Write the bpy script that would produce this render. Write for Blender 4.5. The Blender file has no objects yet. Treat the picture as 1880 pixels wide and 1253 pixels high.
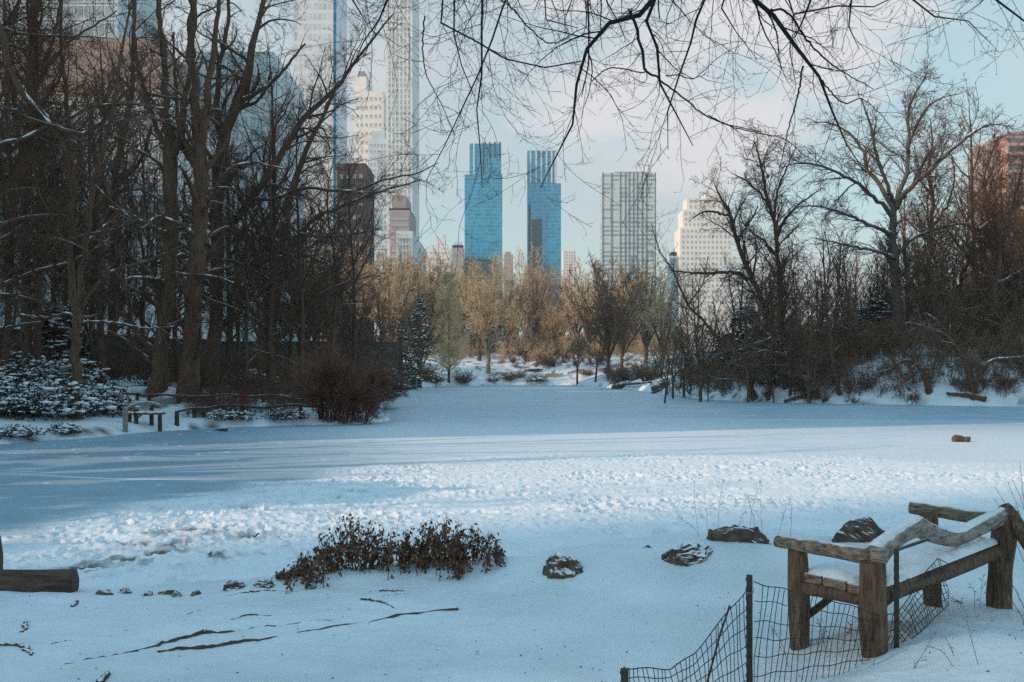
import bpy, math
import numpy as np
from mathutils import Vector, Matrix

# ------------------------------------------------------------------ basics
S = bpy.context.scene
COL = S.collection
F = 1828.0          # focal length in photo pixels (35 mm on a 36 mm film)
HY = 690.0          # horizon row in the photo
H = 2.35            # eye height above the ice
rng = np.random.default_rng(7)

def U(px, py, d):
    return np.array([(px - 940.0) / F * d, d, H + (HY - py) / F * d])

def tag(o, label, cat=None, group=None, kind=None):
    if label: o['label'] = label
    if cat: o['category'] = cat
    if group: o['group'] = group
    if kind: o['kind'] = kind
    return o

def empty(name, loc, label, cat, group=None):
    o = bpy.data.objects.new(name, None)
    o.empty_display_size = 0.3
    COL.objects.link(o)
    o.location = [float(c) for c in loc]
    return tag(o, label, cat, group)

def link(name, me, parent=None, loc=None):
    o = bpy.data.objects.new(name, me)
    COL.objects.link(o)
    if parent is not None: o.parent = parent
    if loc is not None: o.location = [float(c) for c in loc]
    return o

# ------------------------------------------------------------------ mesh building
class MB:
    """collects vertex / quad arrays, builds one mesh"""
    def __init__(self):
        self.v, self.f, self.m, self.n = [], [], [], 0
    def add(self, v, f, mi=0):
        v = np.asarray(v, float).reshape(-1, 3); f = np.asarray(f, int)
        if f.shape[1] == 3: f = np.concatenate([f, f[:, 2:3]], 1)
        self.v.append(v); self.f.append(f + self.n); self.m.append(np.full(len(f), mi))
        self.n += len(v)
        return self
    def box(self, x0, x1, y0, y1, z0, z1, mi=0):
        v = [[x0,y0,z0],[x1,y0,z0],[x1,y1,z0],[x0,y1,z0],[x0,y0,z1],[x1,y0,z1],[x1,y1,z1],[x0,y1,z1]]
        return self.add(v, [[0,3,2,1],[4,5,6,7],[0,1,5,4],[1,2,6,5],[2,3,7,6],[3,0,4,7]], mi)
    def boxes(self, c, half, mi=0):
        c = np.asarray(c, float); half = np.broadcast_to(np.asarray(half, float), c.shape)
        s = np.array([[-1,-1,-1],[1,-1,-1],[1,1,-1],[-1,1,-1],[-1,-1,1],[1,-1,1],[1,1,1],[-1,1,1]], float)
        v = (c[:, None, :] + s[None] * half[:, None, :]).reshape(-1, 3)
        q = np.array([[0,3,2,1],[4,5,6,7],[0,1,5,4],[1,2,6,5],[2,3,7,6],[3,0,4,7]])
        f = (q[None] + 8 * np.arange(len(c))[:, None, None]).reshape(-1, 4)
        return self.add(v, f, mi)
    def tubes(self, P, R, sides=4, mi=0, cap=False, squash=None):
        """P [N,K,3] paths, R [N,K] radii"""
        P = np.asarray(P, float); R = np.asarray(R, float)
        if P.ndim == 2: P = P[None]; R = R[None]
        N, K, _ = P.shape
        if N == 0: return self
        T = np.gradient(P, axis=1); T /= np.linalg.norm(T, axis=2, keepdims=True) + 1e-9
        T0 = P[:, -1] - P[:, 0]; T0 /= np.linalg.norm(T0, axis=1, keepdims=True) + 1e-9
        ref = np.where(np.abs(T0[:, 2:3]) > 0.75, np.array([[1., 0.13, 0]]), np.array([[0.05, 0.1, 1.]]))
        u = ref[:, None, :] - T * np.sum(T * ref[:, None, :], axis=2, keepdims=True)
        u /= np.linalg.norm(u, axis=2, keepdims=True) + 1e-9
        w = np.cross(T, u)
        a = np.arange(sides) * 2 * math.pi / sides
        v = P[:, :, None, :] + R[:, :, None, None] * (np.cos(a)[None, None, :, None] * u[:, :, None, :] + np.sin(a)[None, None, :, None] * w[:, :, None, :])
        idx = np.arange(N * K * sides).reshape(N, K, sides)
        nx = np.roll(idx, -1, axis=2)
        f = np.stack([idx[:, :-1], nx[:, :-1], nx[:, 1:], idx[:, 1:]], -1).reshape(-1, 4)
        v = v.reshape(-1, 3)
        if cap:
            cs = np.concatenate([P[:, 0], P[:, -1]])
            b = len(v); v = np.concatenate([v, cs])
            c0 = (b + np.arange(N))[:, None]; c1 = (b + N + np.arange(N))[:, None]
            q0 = np.stack([np.broadcast_to(c0, (N, sides)), nx[:, 0], idx[:, 0], idx[:, 0]], -1).reshape(-1, 4)
            q1 = np.stack([np.broadcast_to(c1, (N, sides)), idx[:, -1], nx[:, -1], nx[:, -1]], -1).reshape(-1, 4)
            f = np.concatenate([f, q0, q1])
        return self.add(v, f, mi)
    def build(self, name, mats, parent=None, loc=None, smooth=True, origin=None):
        v = np.concatenate(self.v); f = np.concatenate(self.f); m = np.concatenate(self.m)
        if origin is not None: v = v - np.asarray(origin, float)
        me = make_mesh(name, v, f, m, mats, smooth)
        return link(name, me, parent, loc)

def make_mesh(name, v, f, m=None, mats=(), smooth=True):
    me = bpy.data.meshes.new(name)
    tri = f[:, 2] == f[:, 3]
    nl = np.where(tri, 3, 4)
    keep = np.ones(f.shape, bool); keep[tri, 3] = False
    me.vertices.add(len(v)); me.vertices.foreach_set('co', v.astype(np.float32).ravel())
    me.loops.add(int(nl.sum())); me.loops.foreach_set('vertex_index', f[keep].astype(np.int32))
    me.polygons.add(len(f))
    me.polygons.foreach_set('loop_start', np.concatenate([[0], np.cumsum(nl)[:-1]]).astype(np.int32))
    if m is not None and len(mats if isinstance(mats, (list, tuple)) else [mats]) > 1:
        me.polygons.foreach_set('material_index', m.astype(np.int32))
    me.polygons.foreach_set('use_smooth', np.full(len(f), bool(smooth)))
    for x in (mats if isinstance(mats, (list, tuple)) else [mats]): me.materials.append(x)
    me.update(calc_edges=True)
    return me

# ------------------------------------------------------------------ noise
_tab = np.random.default_rng(99).random((256, 256))
def vnoise(x, y, seed=0):
    x = np.asarray(x, float) + 37.3 * seed; y = np.asarray(y, float) - 19.7 * seed
    ix = np.floor(x).astype(int); iy = np.floor(y).astype(int)
    fx = x - ix; fy = y - iy
    fx = fx*fx*fx*(fx*(fx*6-15)+10); fy = fy*fy*fy*(fy*(fy*6-15)+10)
    a = _tab[ix & 255, iy & 255]; b = _tab[(ix+1) & 255, iy & 255]
    c = _tab[ix & 255, (iy+1) & 255]; d = _tab[(ix+1) & 255, (iy+1) & 255]
    return (a*(1-fx)+b*fx)*(1-fy) + (c*(1-fx)+d*fx)*fy
def fbm(x, y, o=4, seed=0):
    s = 0; a = 0.5; t = 0
    for k in range(o):
        s = s + a * vnoise(x * 2**k, y * 2**k, seed + k*3); t += a; a *= 0.5
    return s / t
_jx = np.random.default_rng(5).random((256, 256)); _jy = np.random.default_rng(6).random((256, 256))
def worley(x, y):
    ix = np.floor(x).astype(int); iy = np.floor(y).astype(int)
    best = np.full(np.shape(x), 9.0); idd = np.zeros(np.shape(x))
    for dx in (-1, 0, 1):
        for dy in (-1, 0, 1):
            cx, cy = ix + dx, iy + dy
            a, b = cx & 255, cy & 255
            d = np.hypot(cx + _jx[a, b] - x, cy + _jy[a, b] - y)
            m = d < best
            best = np.where(m, d, best); idd = np.where(m, _tab[b, a], idd)
    return best, idd
def sstep(a, b, x):
    t = np.clip((x - a) / (b - a), 0, 1); return t*t*(3-2*t)

def catmull(pts, n):
    pts = np.asarray(pts, float)
    p = np.concatenate([[2*pts[0]-pts[1]], pts, [2*pts[-1]-pts[-2]]])
    seg = np.linalg.norm(np.diff(pts[:, :3], axis=0), axis=1); cum = np.concatenate([[0], np.cumsum(seg)])
    s = np.linspace(0, cum[-1], n); i = np.clip(np.searchsorted(cum, s, 'right') - 1, 0, len(pts) - 2)
    t = ((s - cum[i]) / (seg[i] + 1e-9))[:, None]
    a, b, c, d = p[i], p[i+1], p[i+2], p[i+3]
    return 0.5*((2*b) + (c-a)*t + (2*a-5*b+4*c-d)*t*t + (3*b-a-3*c+d)*t**3)

# ------------------------------------------------------------------ materials
def mat(name, col, rough=0.8, var=0.25, scale=3.0, bump=0.0, snow=0.0, snow_lo=0.35, spec=0.3, stretch=None, metal=0.0):
    m = bpy.data.materials.new(name); m.use_nodes = True
    nt = m.node_tree; N = nt.nodes; L = nt.links
    b = N['Principled BSDF']; b.inputs['Roughness'].default_value = rough
    b.inputs['Specular IOR Level'].default_value = spec; b.inputs['Metallic'].default_value = metal
    tc = N.new('ShaderNodeTexCoord'); nz = N.new('ShaderNodeTexNoise')
    nz.inputs['Scale'].default_value = scale; nz.inputs['Detail'].default_value = 5
    src = tc.outputs['Object']
    if stretch:
        mp = N.new('ShaderNodeMapping'); mp.inputs['Scale'].default_value = stretch
        L.new(src, mp.inputs[0]); src = mp.outputs[0]
    L.new(src, nz.inputs['Vector'])
    r = N.new('ShaderNodeValToRGB')
    c = np.array(col)
    r.color_ramp.elements[0].position = 0.3; r.color_ramp.elements[1].position = 0.7
    r.color_ramp.elements[0].color = (*np.clip(c*(1-var), 0, 1), 1)
    r.color_ramp.elements[1].color = (*np.clip(c*(1+var), 0, 1), 1)
    L.new(nz.outputs['Fac'], r.inputs[0])
    out = r.outputs[0]
    if snow > 0:
        g = N.new('ShaderNodeNewGeometry'); sx = N.new('ShaderNodeSeparateXYZ'); L.new(g.outputs['Normal'], sx.inputs[0])
        n2 = N.new('ShaderNodeTexNoise'); n2.inputs['Scale'].default_value = snow; n2.inputs['Detail'].default_value = 3
        L.new(tc.outputs['Object'], n2.inputs['Vector'])
        ad = N.new('ShaderNodeMath'); ad.operation = 'MULTIPLY_ADD'; ad.inputs[1].default_value = 0.9; ad.inputs[2].default_value = -0.45
        L.new(n2.outputs['Fac'], ad.inputs[0])
        s2 = N.new('ShaderNodeMath'); s2.operation = 'ADD'; L.new(sx.outputs['Z'], s2.inputs[0]); L.new(ad.outputs[0], s2.inputs[1])
        mr = N.new('ShaderNodeMapRange'); mr.inputs['From Min'].default_value = snow_lo; mr.inputs['From Max'].default_value = snow_lo + 0.16
        L.new(s2.outputs[0], mr.inputs['Value'])
        mx = N.new('ShaderNodeMix'); mx.data_type = 'RGBA'
        L.new(mr.outputs[0], mx.inputs['Factor']); L.new(out, mx.inputs['A']); mx.inputs['B'].default_value = (.8, .83, .86, 1)
        out = mx.outputs['Result']
    L.new(out, b.inputs['Base Color'])
    if bump > 0:
        bp = N.new('ShaderNodeBump'); bp.inputs['Strength'].default_value = bump; bp.inputs['Distance'].default_value = 0.05
        L.new(nz.outputs['Fac'], bp.inputs['Height']); L.new(bp.outputs[0], b.inputs['Normal'])
    return m

def attr_mix(name, cols, attrs, rough=0.65, bump=0.25, bscale=9.0, roughs=None, spec=0.3):
    """base colour, then each attribute mixes the next colour in"""
    m = bpy.data.materials.new(name); m.use_nodes = True
    nt = m.node_tree; N = nt.nodes; L = nt.links
    b = N['Principled BSDF']; b.inputs['Specular IOR Level'].default_value = spec
    tc = N.new('ShaderNodeTexCoord')
    def noisy(c, sc, var):
        nz = N.new('ShaderNodeTexNoise'); nz.inputs['Scale'].default_value = sc; nz.inputs['Detail'].default_value = 6
        L.new(tc.outputs['Object'], nz.inputs['Vector'])
        r = N.new('ShaderNodeValToRGB'); c = np.array(c)
        r.color_ramp.elements[0].position = .3; r.color_ramp.elements[1].position = .7
        r.color_ramp.elements[0].color = (*np.clip(c*(1-var), 0, 1), 1); r.color_ramp.elements[1].color = (*np.clip(c*(1+var), 0, 1), 1)
        L.new(nz.outputs['Fac'], r.inputs[0]); return r.outputs[0]
    out = noisy(cols[0][0], cols[0][1], cols[0][2]); ro = None
    for k, a in enumerate(attrs):
        at = N.new('ShaderNodeAttribute'); at.attribute_name = a
        mx = N.new('ShaderNodeMix'); mx.data_type = 'RGBA'
        L.new(at.outputs['Fac'], mx.inputs['Factor']); L.new(out, mx.inputs['A'])
        L.new(noisy(*cols[k+1]), mx.inputs['B']); out = mx.outputs['Result']
        mr = N.new('ShaderNodeMix'); mr.data_type = 'FLOAT'
        L.new(at.outputs['Fac'], mr.inputs['Factor'])
        if ro is None: mr.inputs['A'].default_value = roughs[0]
        else: L.new(ro, mr.inputs['A'])
        mr.inputs['B'].default_value = roughs[k+1]; ro = mr.outputs['Result']
    L.new(out, b.inputs['Base Color']); L.new(ro, b.inputs['Roughness'])
    nz = N.new('ShaderNodeTexNoise'); nz.inputs['Scale'].default_value = bscale; nz.inputs['Detail'].default_value = 8; nz.inputs['Roughness'].default_value = .65
    L.new(tc.outputs['Object'], nz.inputs['Vector'])
    bp = N.new('ShaderNodeBump'); bp.inputs['Strength'].default_value = bump; bp.inputs['Distance'].default_value = 0.03
    L.new(nz.outputs['Fac'], bp.inputs['Height']); L.new(bp.outputs[0], b.inputs['Normal'])
    return m

def curtain(name, glass, line, dx, dz, wx, wz, var=0.25, rough=0.12, metal=0.0, blind=None, blind_p=0.3, band=None, spec=0.5):
    """glass or panel curtain wall: panes on a grid in object space (metres)"""
    m = bpy.data.materials.new(name); m.use_nodes = True
    nt = m.node_tree; N = nt.nodes; L = nt.links
    b = N['Principled BSDF']; b.inputs['Roughness'].default_value = rough
    b.inputs['Metallic'].default_value = metal; b.inputs['Specular IOR Level'].default_value = spec
    tc = N.new('ShaderNodeTexCoord'); sx = N.new('ShaderNodeSeparateXYZ'); L.new(tc.outputs['Object'], sx.inputs[0])
    def mth(op, a, bb=None, c=None):
        n = N.new('ShaderNodeMath'); n.operation = op
        for i, v in enumerate((a, bb, c)):
            if v is None: continue
            if isinstance(v, (int, float)): n.inputs[i].default_value = v
            else: L.new(v, n.inputs[i])
        return n.outputs[0]
    u = mth('ADD', sx.outputs['X'], sx.outputs['Y'])
    us = mth('DIVIDE', u, dx); zs = mth('DIVIDE', sx.outputs['Z'], dz)
    lu = mth('LESS_THAN', mth('FRACT', us), wx); lz = mth('LESS_THAN', mth('FRACT', zs), wz)
    ln = mth('MAXIMUM', lu, lz)
    cb = N.new('ShaderNodeCombineXYZ'); L.new(mth('FLOOR', us), cb.inputs[0]); L.new(mth('FLOOR', zs), cb.inputs[1])
    wn = N.new('ShaderNodeTexWhiteNoise'); wn.noise_dimensions = '2D'; L.new(cb.outputs[0], wn.inputs['Vector'])
    r = N.new('ShaderNodeValToRGB'); c = np.array(glass)
    r.color_ramp.elements[0].color = (*np.clip(c*(1-var), 0, 1), 1); r.color_ramp.elements[1].color = (*np.clip(c*(1+var), 0, 1), 1)
    nz = N.new('ShaderNodeTexNoise'); nz.inputs['Scale'].default_value = .035; nz.inputs['Detail'].default_value = 4; L.new(tc.outputs['Object'], nz.inputs['Vector'])  # broad tone drift, reflected cloud painted into the glass colour
    L.new(mth('MULTIPLY_ADD', nz.outputs['Fac'], 1.3, mth('MULTIPLY_ADD', wn.outputs['Value'], .5, -.4)), r.inputs[0]); out = r.outputs[0]
    if blind is not None:
        mx = N.new('ShaderNodeMix'); mx.data_type = 'RGBA'
        L.new(mth('LESS_THAN', wn.outputs['Value'], blind_p), mx.inputs['Factor']); L.new(out, mx.inputs['A'])
        mx.inputs['B'].default_value = (*blind, 1); out = mx.outputs['Result']
    mx = N.new('ShaderNodeMix'); mx.data_type = 'RGBA'
    L.new(ln, mx.inputs['Factor']); L.new(out, mx.inputs['A']); mx.inputs['B'].default_value = (*line, 1)
    L.new(mx.outputs['Result'], b.inputs['Base Color'])
    return m

M = {}
M['bark'] = mat('dark_bark', (.112, .064, .040), .9, .45, 4, .6, snow=1.6, snow_lo=.74, stretch=(3, 3, .6))
M['bark_brown'] = mat('brown_bark', (.12, .074, .048), .9, .4, 4, .6, snow=1.8, snow_lo=.72, stretch=(3, 3, .6))
M['bark_grey'] = mat('grey_bark', (.11, .092, .076), .9, .35, 4, .5, snow=1.6, snow_lo=.8, stretch=(3, 3, .6))
M['bark_pale'] = mat('pale_bark', (.30, .24, .17), .9, .4, 2, .4, snow=1.0, snow_lo=.6)
M['twig'] = mat('dark_twig', (.118, .066, .041), .9, .3, 2)
M['twig_brown'] = mat('brown_twig', (.22, .125, .076), .9, .3, 2)
M['twig_red'] = mat('reddish_twig', (.15, .066, .045), .9, .35, 1.2)
M['twig_tan'] = mat('tan_twig', (.66, .48, .28), .9, .3, .6)
M['twig_gold'] = mat('golden_twig', (.62, .43, .24), .9, .3, .6)
M['twig_pink'] = mat('pinkish_twig', (.52, .32, .22), .9, .3, .6)
M['twig_cone'] = mat('feathery_tan_twig', (.86, .60, .36), .9, .25, .6)
M['twig_green'] = mat('green_twig', (.10, .12, .045), .9, .3, .6)
M['limb_near'] = mat('overhead_bark', (.030, .024, .026), .9, .4, 20, .4)
M['evergreen'] = mat('evergreen_needles', (.030, .045, .024), .8, .4, 3)
M['laurel'] = mat('dark_leaf', (.022, .030, .018), .6, .4, 6)
M['leaf'] = mat('dead_leaf', (.15, .075, .042), .75, .6, 14)
M['snow'] = mat('fresh_snow', (.80, .84, .88), .6, .04, 6, .3)
M['rock'] = mat('dark_rock', (.115, .078, .058), .9, .6, 6, 1.0, snow=1.6, snow_lo=.66, stretch=(1.5, 1.5, 2))
M['wood'] = mat('rustic_log', (.145, .090, .060), .9, .6, 7, 1.0, snow=5, snow_lo=1.05, stretch=(5, 5, .8))
M['wood_grey'] = mat('weathered_log', (.25, .18, .13), .9, .6, 9, 1.0, snow=6, snow_lo=.80, stretch=(1, 2.2, 5))
M['wood_snowy'] = mat('frosted_log', (.30, .25, .21), .9, .6, 9, 1.0, snow=5, snow_lo=.60, stretch=(1, 1, 4))
M['fence_wood'] = mat('fence_log', (.075, .045, .030), .9, .4, 4, .5, snow=3, snow_lo=.8)
M['post_red'] = mat('rust_red_post', (.11, .030, .022), .8, .25, 4)
M['metal'] = mat('dark_green_metal', (.045, .045, .030), .55, .35, 30, .2)
M['wire'] = mat('rusty_wire', (.045, .036, .034), .6, .3, 30)
M['glassdark'] = mat('window_glass', (.14, .17, .20), .2, .3, .4, spec=.6)
M['glassfar'] = mat('far_window_glass', (.38, .40, .42), .25, .3, .4, spec=.6)  # paler panes, distance haze painted into their colour
M['log_bare'] = mat('bare_log', (.095, .062, .042), .9, .5, 6, .9, stretch=(.6, 4, 4))
M['stone_wall'] = mat('dark_stone', (.055, .045, .040), .9, .4, 2, .6, snow=2, snow_lo=.85)
M['lime'] = mat('pale_limestone', (.70, .71, .69), .85, .10, .15)
M['cream'] = mat('cream_masonry', (.82, .74, .66), .85, .06, .1)
M['greenstone'] = mat('grey_green_masonry', (.56, .62, .63), .85, .1, .15)
M['brownbrick'] = mat('brown_brick', (.10, .075, .07), .9, .2, .5)
M['pinkbrick'] = mat('pink_brown_roof', (.42, .31, .27), .9, .2, .4)
M['redbrick'] = mat('red_brick', (.52, .31, .26), .85, .15, .4)
M['greyconc'] = mat('grey_concrete', (.30, .30, .31), .85, .12, .2)
M['white_clad'] = mat('white_cladding', (.74, .71, .69), .6, .06, .1)
M['dark_roof'] = mat('dark_roof', (.06, .055, .055), .9, .2, .5)
M['lavender'] = mat('grey_brown_masonry', (.38, .31, .29), .9, .1, .3)

# ------------------------------------------------------------------ pond outline and terrain
def ice_pt(px, py):
    d = H * F / (py - HY); return ((px - 940) / F * d, d)
# px, py of the waterline in the photo; lip height, slope of the bank, final height

PL = [(-500,1108,.14,.09,.42),(0,1092,.14,.09,.42),(200,1093,.14,.09,.42),(420,1080,.14,.09,.42),(560,1052,.14,.09,.42),(720,1034,.14,.09,.42),
      (930,1030,.14,.09,.42),(1010,1017,.14,.09,.42),(1200,990,.14,.09,.42),(1400,985,.14,.09,.42),(1560,980,.14,.09,.42),(1900,975,.14,.09,.42),
      (2400,965,.2,.09,.5),(2750,860,.3,.2,3),(2400,762,.5,.6,11),(1880,747,.5,.6,12.5),(1700,744.5,.5,.6,12.5),(1500,741.5,.5,.55,12),
      (1300,734,.5,.48,11),(1200,721.5,.5,.4,10),(1110,711.5,.4,.34,10),(1050,707.5,.4,.32,11),(930,707.5,.4,.32,11),(820,709.5,.4,.32,11),
      (735,712.5,.4,.15,8),(712,718,.3,.13,5),(697,737,.3,.12,4.5),(690,757,.3,.12,4.5),(714,772,.25,.12,4.5),(640,780,.28,.10,4.5),
      (560,781.5,.28,.09,4.2),(400,785.5,.28,.085,4.2),(230,797.5,.28,.085,4.2),(0,816,.28,.09,4.2),(-300,836,.28,.1,4),(-900,900,.25,.1,3),(-1600,1010,.2,.1,1),(-1200,1090,.15,.09,.5)]
PP = np.array([ice_pt(p[0], p[1]) for p in PL]); PA = np.array([p[2:] for p in PL])
# mounds of drifted snow: x, y, radius x, radius y, height
MOUNDS = []
def mound(px, py, d, rx, ry, h):
    p = U(px, py, d); MOUNDS.append((p[0], p[1], rx, ry, h))
mound(1060,1060,9.9,.75,.5,.22); mound(1300,1030,10.2,1.3,.8,.30); mound(1360,990,11.8,1.0,.6,.18); mound(1600,985,11.2,1.2,.6,.15)
mound(740,1050,10.3,1.4,.35,.11); mound(620,1065,9.9,.9,.3,.08); mound(450,1085,9.6,.6,.3,.08)
mound(1760,1180,6.6,.9,1.1,.20); mound(1880,1230,5.6,.9,.7,.22); mound(1420,1240,5.6,.8,.5,.05)

def sdist(x, y):
    x = np.asarray(x, float); y = np.asarray(y, float); shp = x.shape
    x = x.ravel(); y = y.ravel()
    best = np.full(len(x), 1e9); att = np.zeros((len(x), 3)); ins = np.zeros(len(x), bool)
    n = len(PP)
    for i in range(n):
        a, b = PP[i], PP[(i+1) % n]; e = b - a
        t = np.clip(((x-a[0])*e[0] + (y-a[1])*e[1]) / (e @ e), 0, 1)
        d = np.hypot(x - a[0] - t*e[0], y - a[1] - t*e[1])
        m = d < best
        best[m] = d[m]; att[m] = PA[i] * (1 - t[m, None]) + PA[(i+1) % n] * t[m, None]
        c = (a[1] > y) != (b[1] > y)
        with np.errstate(divide='ignore', invalid='ignore'):
            ins ^= c & (x < (b[0]-a[0]) * (y-a[1]) / (b[1]-a[1] + 1e-12) + a[0])
    s = np.where(ins, -best, best)
    return s.reshape(shp), att.reshape(shp + (3,))

def ground(x, y):
    x = np.asarray(x, float); y = np.asarray(y, float)
    s, A = sdist(x, y)
    r = np.hypot(x, y)
    amp = np.clip(r / 60, .12, 1.5)
    s = s + amp * (fbm(x / (3*amp), y / (3*amp), 3, 3) - .5) * 1.6
    lip, sl, mh = A[..., 0], A[..., 1], A[..., 2]
    sp = np.clip(s, 0, None)
    lw = np.clip(lip * 3.5, .35, 2)
    h = lip * sstep(0, 1, sp / lw) + mh * (1 - np.exp(-sl * np.clip(sp - .2, 0, None) / mh))
    h = np.where(s < 0, np.maximum(-.7, s * .5), h)
    far = sstep(2, 14, sp) * np.clip(mh / 9, 0.04, 1)
    h = h + far * (fbm(x / 9, y / 9, 4, 11) - .5) * 2.2 * sstep(15, 40, r)
    near = sstep(-.1, 1.2, sp) * sstep(60, 12, r)
    h = h + near * ((fbm(x / 1.4, y / 1.1, 3, 21) - .5) * .15 + (fbm(x / .45, y / .3, 4, 27) - .5) * .055 + (fbm(x / .09, y / .07, 3, 29) - .5) * .010)
    for mx, my, rx, ry, mh2 in MOUNDS:
        h = h + mh2 * np.exp(-((x-mx)/rx)**2 - ((y-my)/ry)**2) * sstep(-.2, .5, s)
    return h

def gz(x, y): return float(ground(np.array([x]), np.array([y]))[0])

def stand(px, py, dmin=3.0, dmax=420.0):
    """the ground point seen at this place of the photo"""
    d = np.geomspace(dmin, dmax, 1500)
    X = (px - 940) / F * d; Z = H + (HY - py) / F * d
    g = np.maximum(ground(X, d), 0)
    i = np.nonzero(Z <= g)[0]
    k = i[0] if len(i) else len(d) - 1
    return np.array([X[k], d[k], max(g[k], 0)])

def grid_mesh(name, ang, rad, zfun, mats, attrs):
    A, R = np.meshgrid(ang, rad, indexing='ij')
    X = R * np.sin(A); Y = R * np.cos(A)
    Z, at = zfun(X, Y)
    na, nr = A.shape
    idx = np.arange(na * nr).reshape(na, nr)
    f = np.stack([idx[:-1, :-1], idx[:-1, 1:], idx[1:, 1:], idx[1:, :-1]], -1).reshape(-1, 4)
    v = np.stack([X, Y, Z], -1).reshape(-1, 3)
    return v, f, at

# ground sheet: fine inside the view, coarse all round, reaching the horizon
fine = np.radians(np.linspace(-33, 33, 560)); coarse_l = np.radians(np.linspace(-180, -33.6, 60)); coarse_r = np.radians(np.linspace(33.6, 180, 60))
ang = np.concatenate([coarse_l, fine, coarse_r])
rows = np.arange(1900, 696, -1.7)
rd = H * F / (rows - HY); rd = rd[rd < 58]
rad = np.concatenate([[0.02, .6, 1.2, 1.8, 2.4, 3.0], rd, np.arange(58.2, 130, .75), np.arange(130, 345, 1.5), np.geomspace(347, 1700, 30)])
rad = rad[np.concatenate([[True], np.diff(rad) > 0])]
def zg(X, Y):
    Z = ground(X, Y)
    s, A = sdist(X, Y)
    R = np.hypot(X, Y)
    lit = fbm(X / 2.2, Y / 2.2, 5, 31)
    wood = sstep(1.5, 7, s) * sstep(20, 40, R)
    leaf = sstep(.56, .63, lit) * wood * .8
    edge = sstep(.45, .0, np.abs(s - .25)) * sstep(.48, .62, fbm(X / 1.1, Y / 1.1, 4, 45)) * sstep(20, 30, R)
    return Z, {'litter': np.clip(leaf + edge, 0, 1).ravel()}
v, f, at = grid_mesh('ground', ang, rad, zg, None, None)
M['ground'] = attr_mix('snowy_ground', [((.76, .81, .85), .8, .12), ((.10, .07, .05), 6, .5)], ['litter'], roughs=[.6, .9], bump=.8, bscale=12)
me = make_mesh('ground', v, f, None, [M['ground']])
for k, a in at.items():
    q = me.attributes.new(k, 'FLOAT', 'POINT'); q.data.foreach_set('value', a.astype(np.float32))
o = link('ground', me); tag(o, 'snow covered ground of the banks around the frozen pond', None, None, 'structure')

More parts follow.
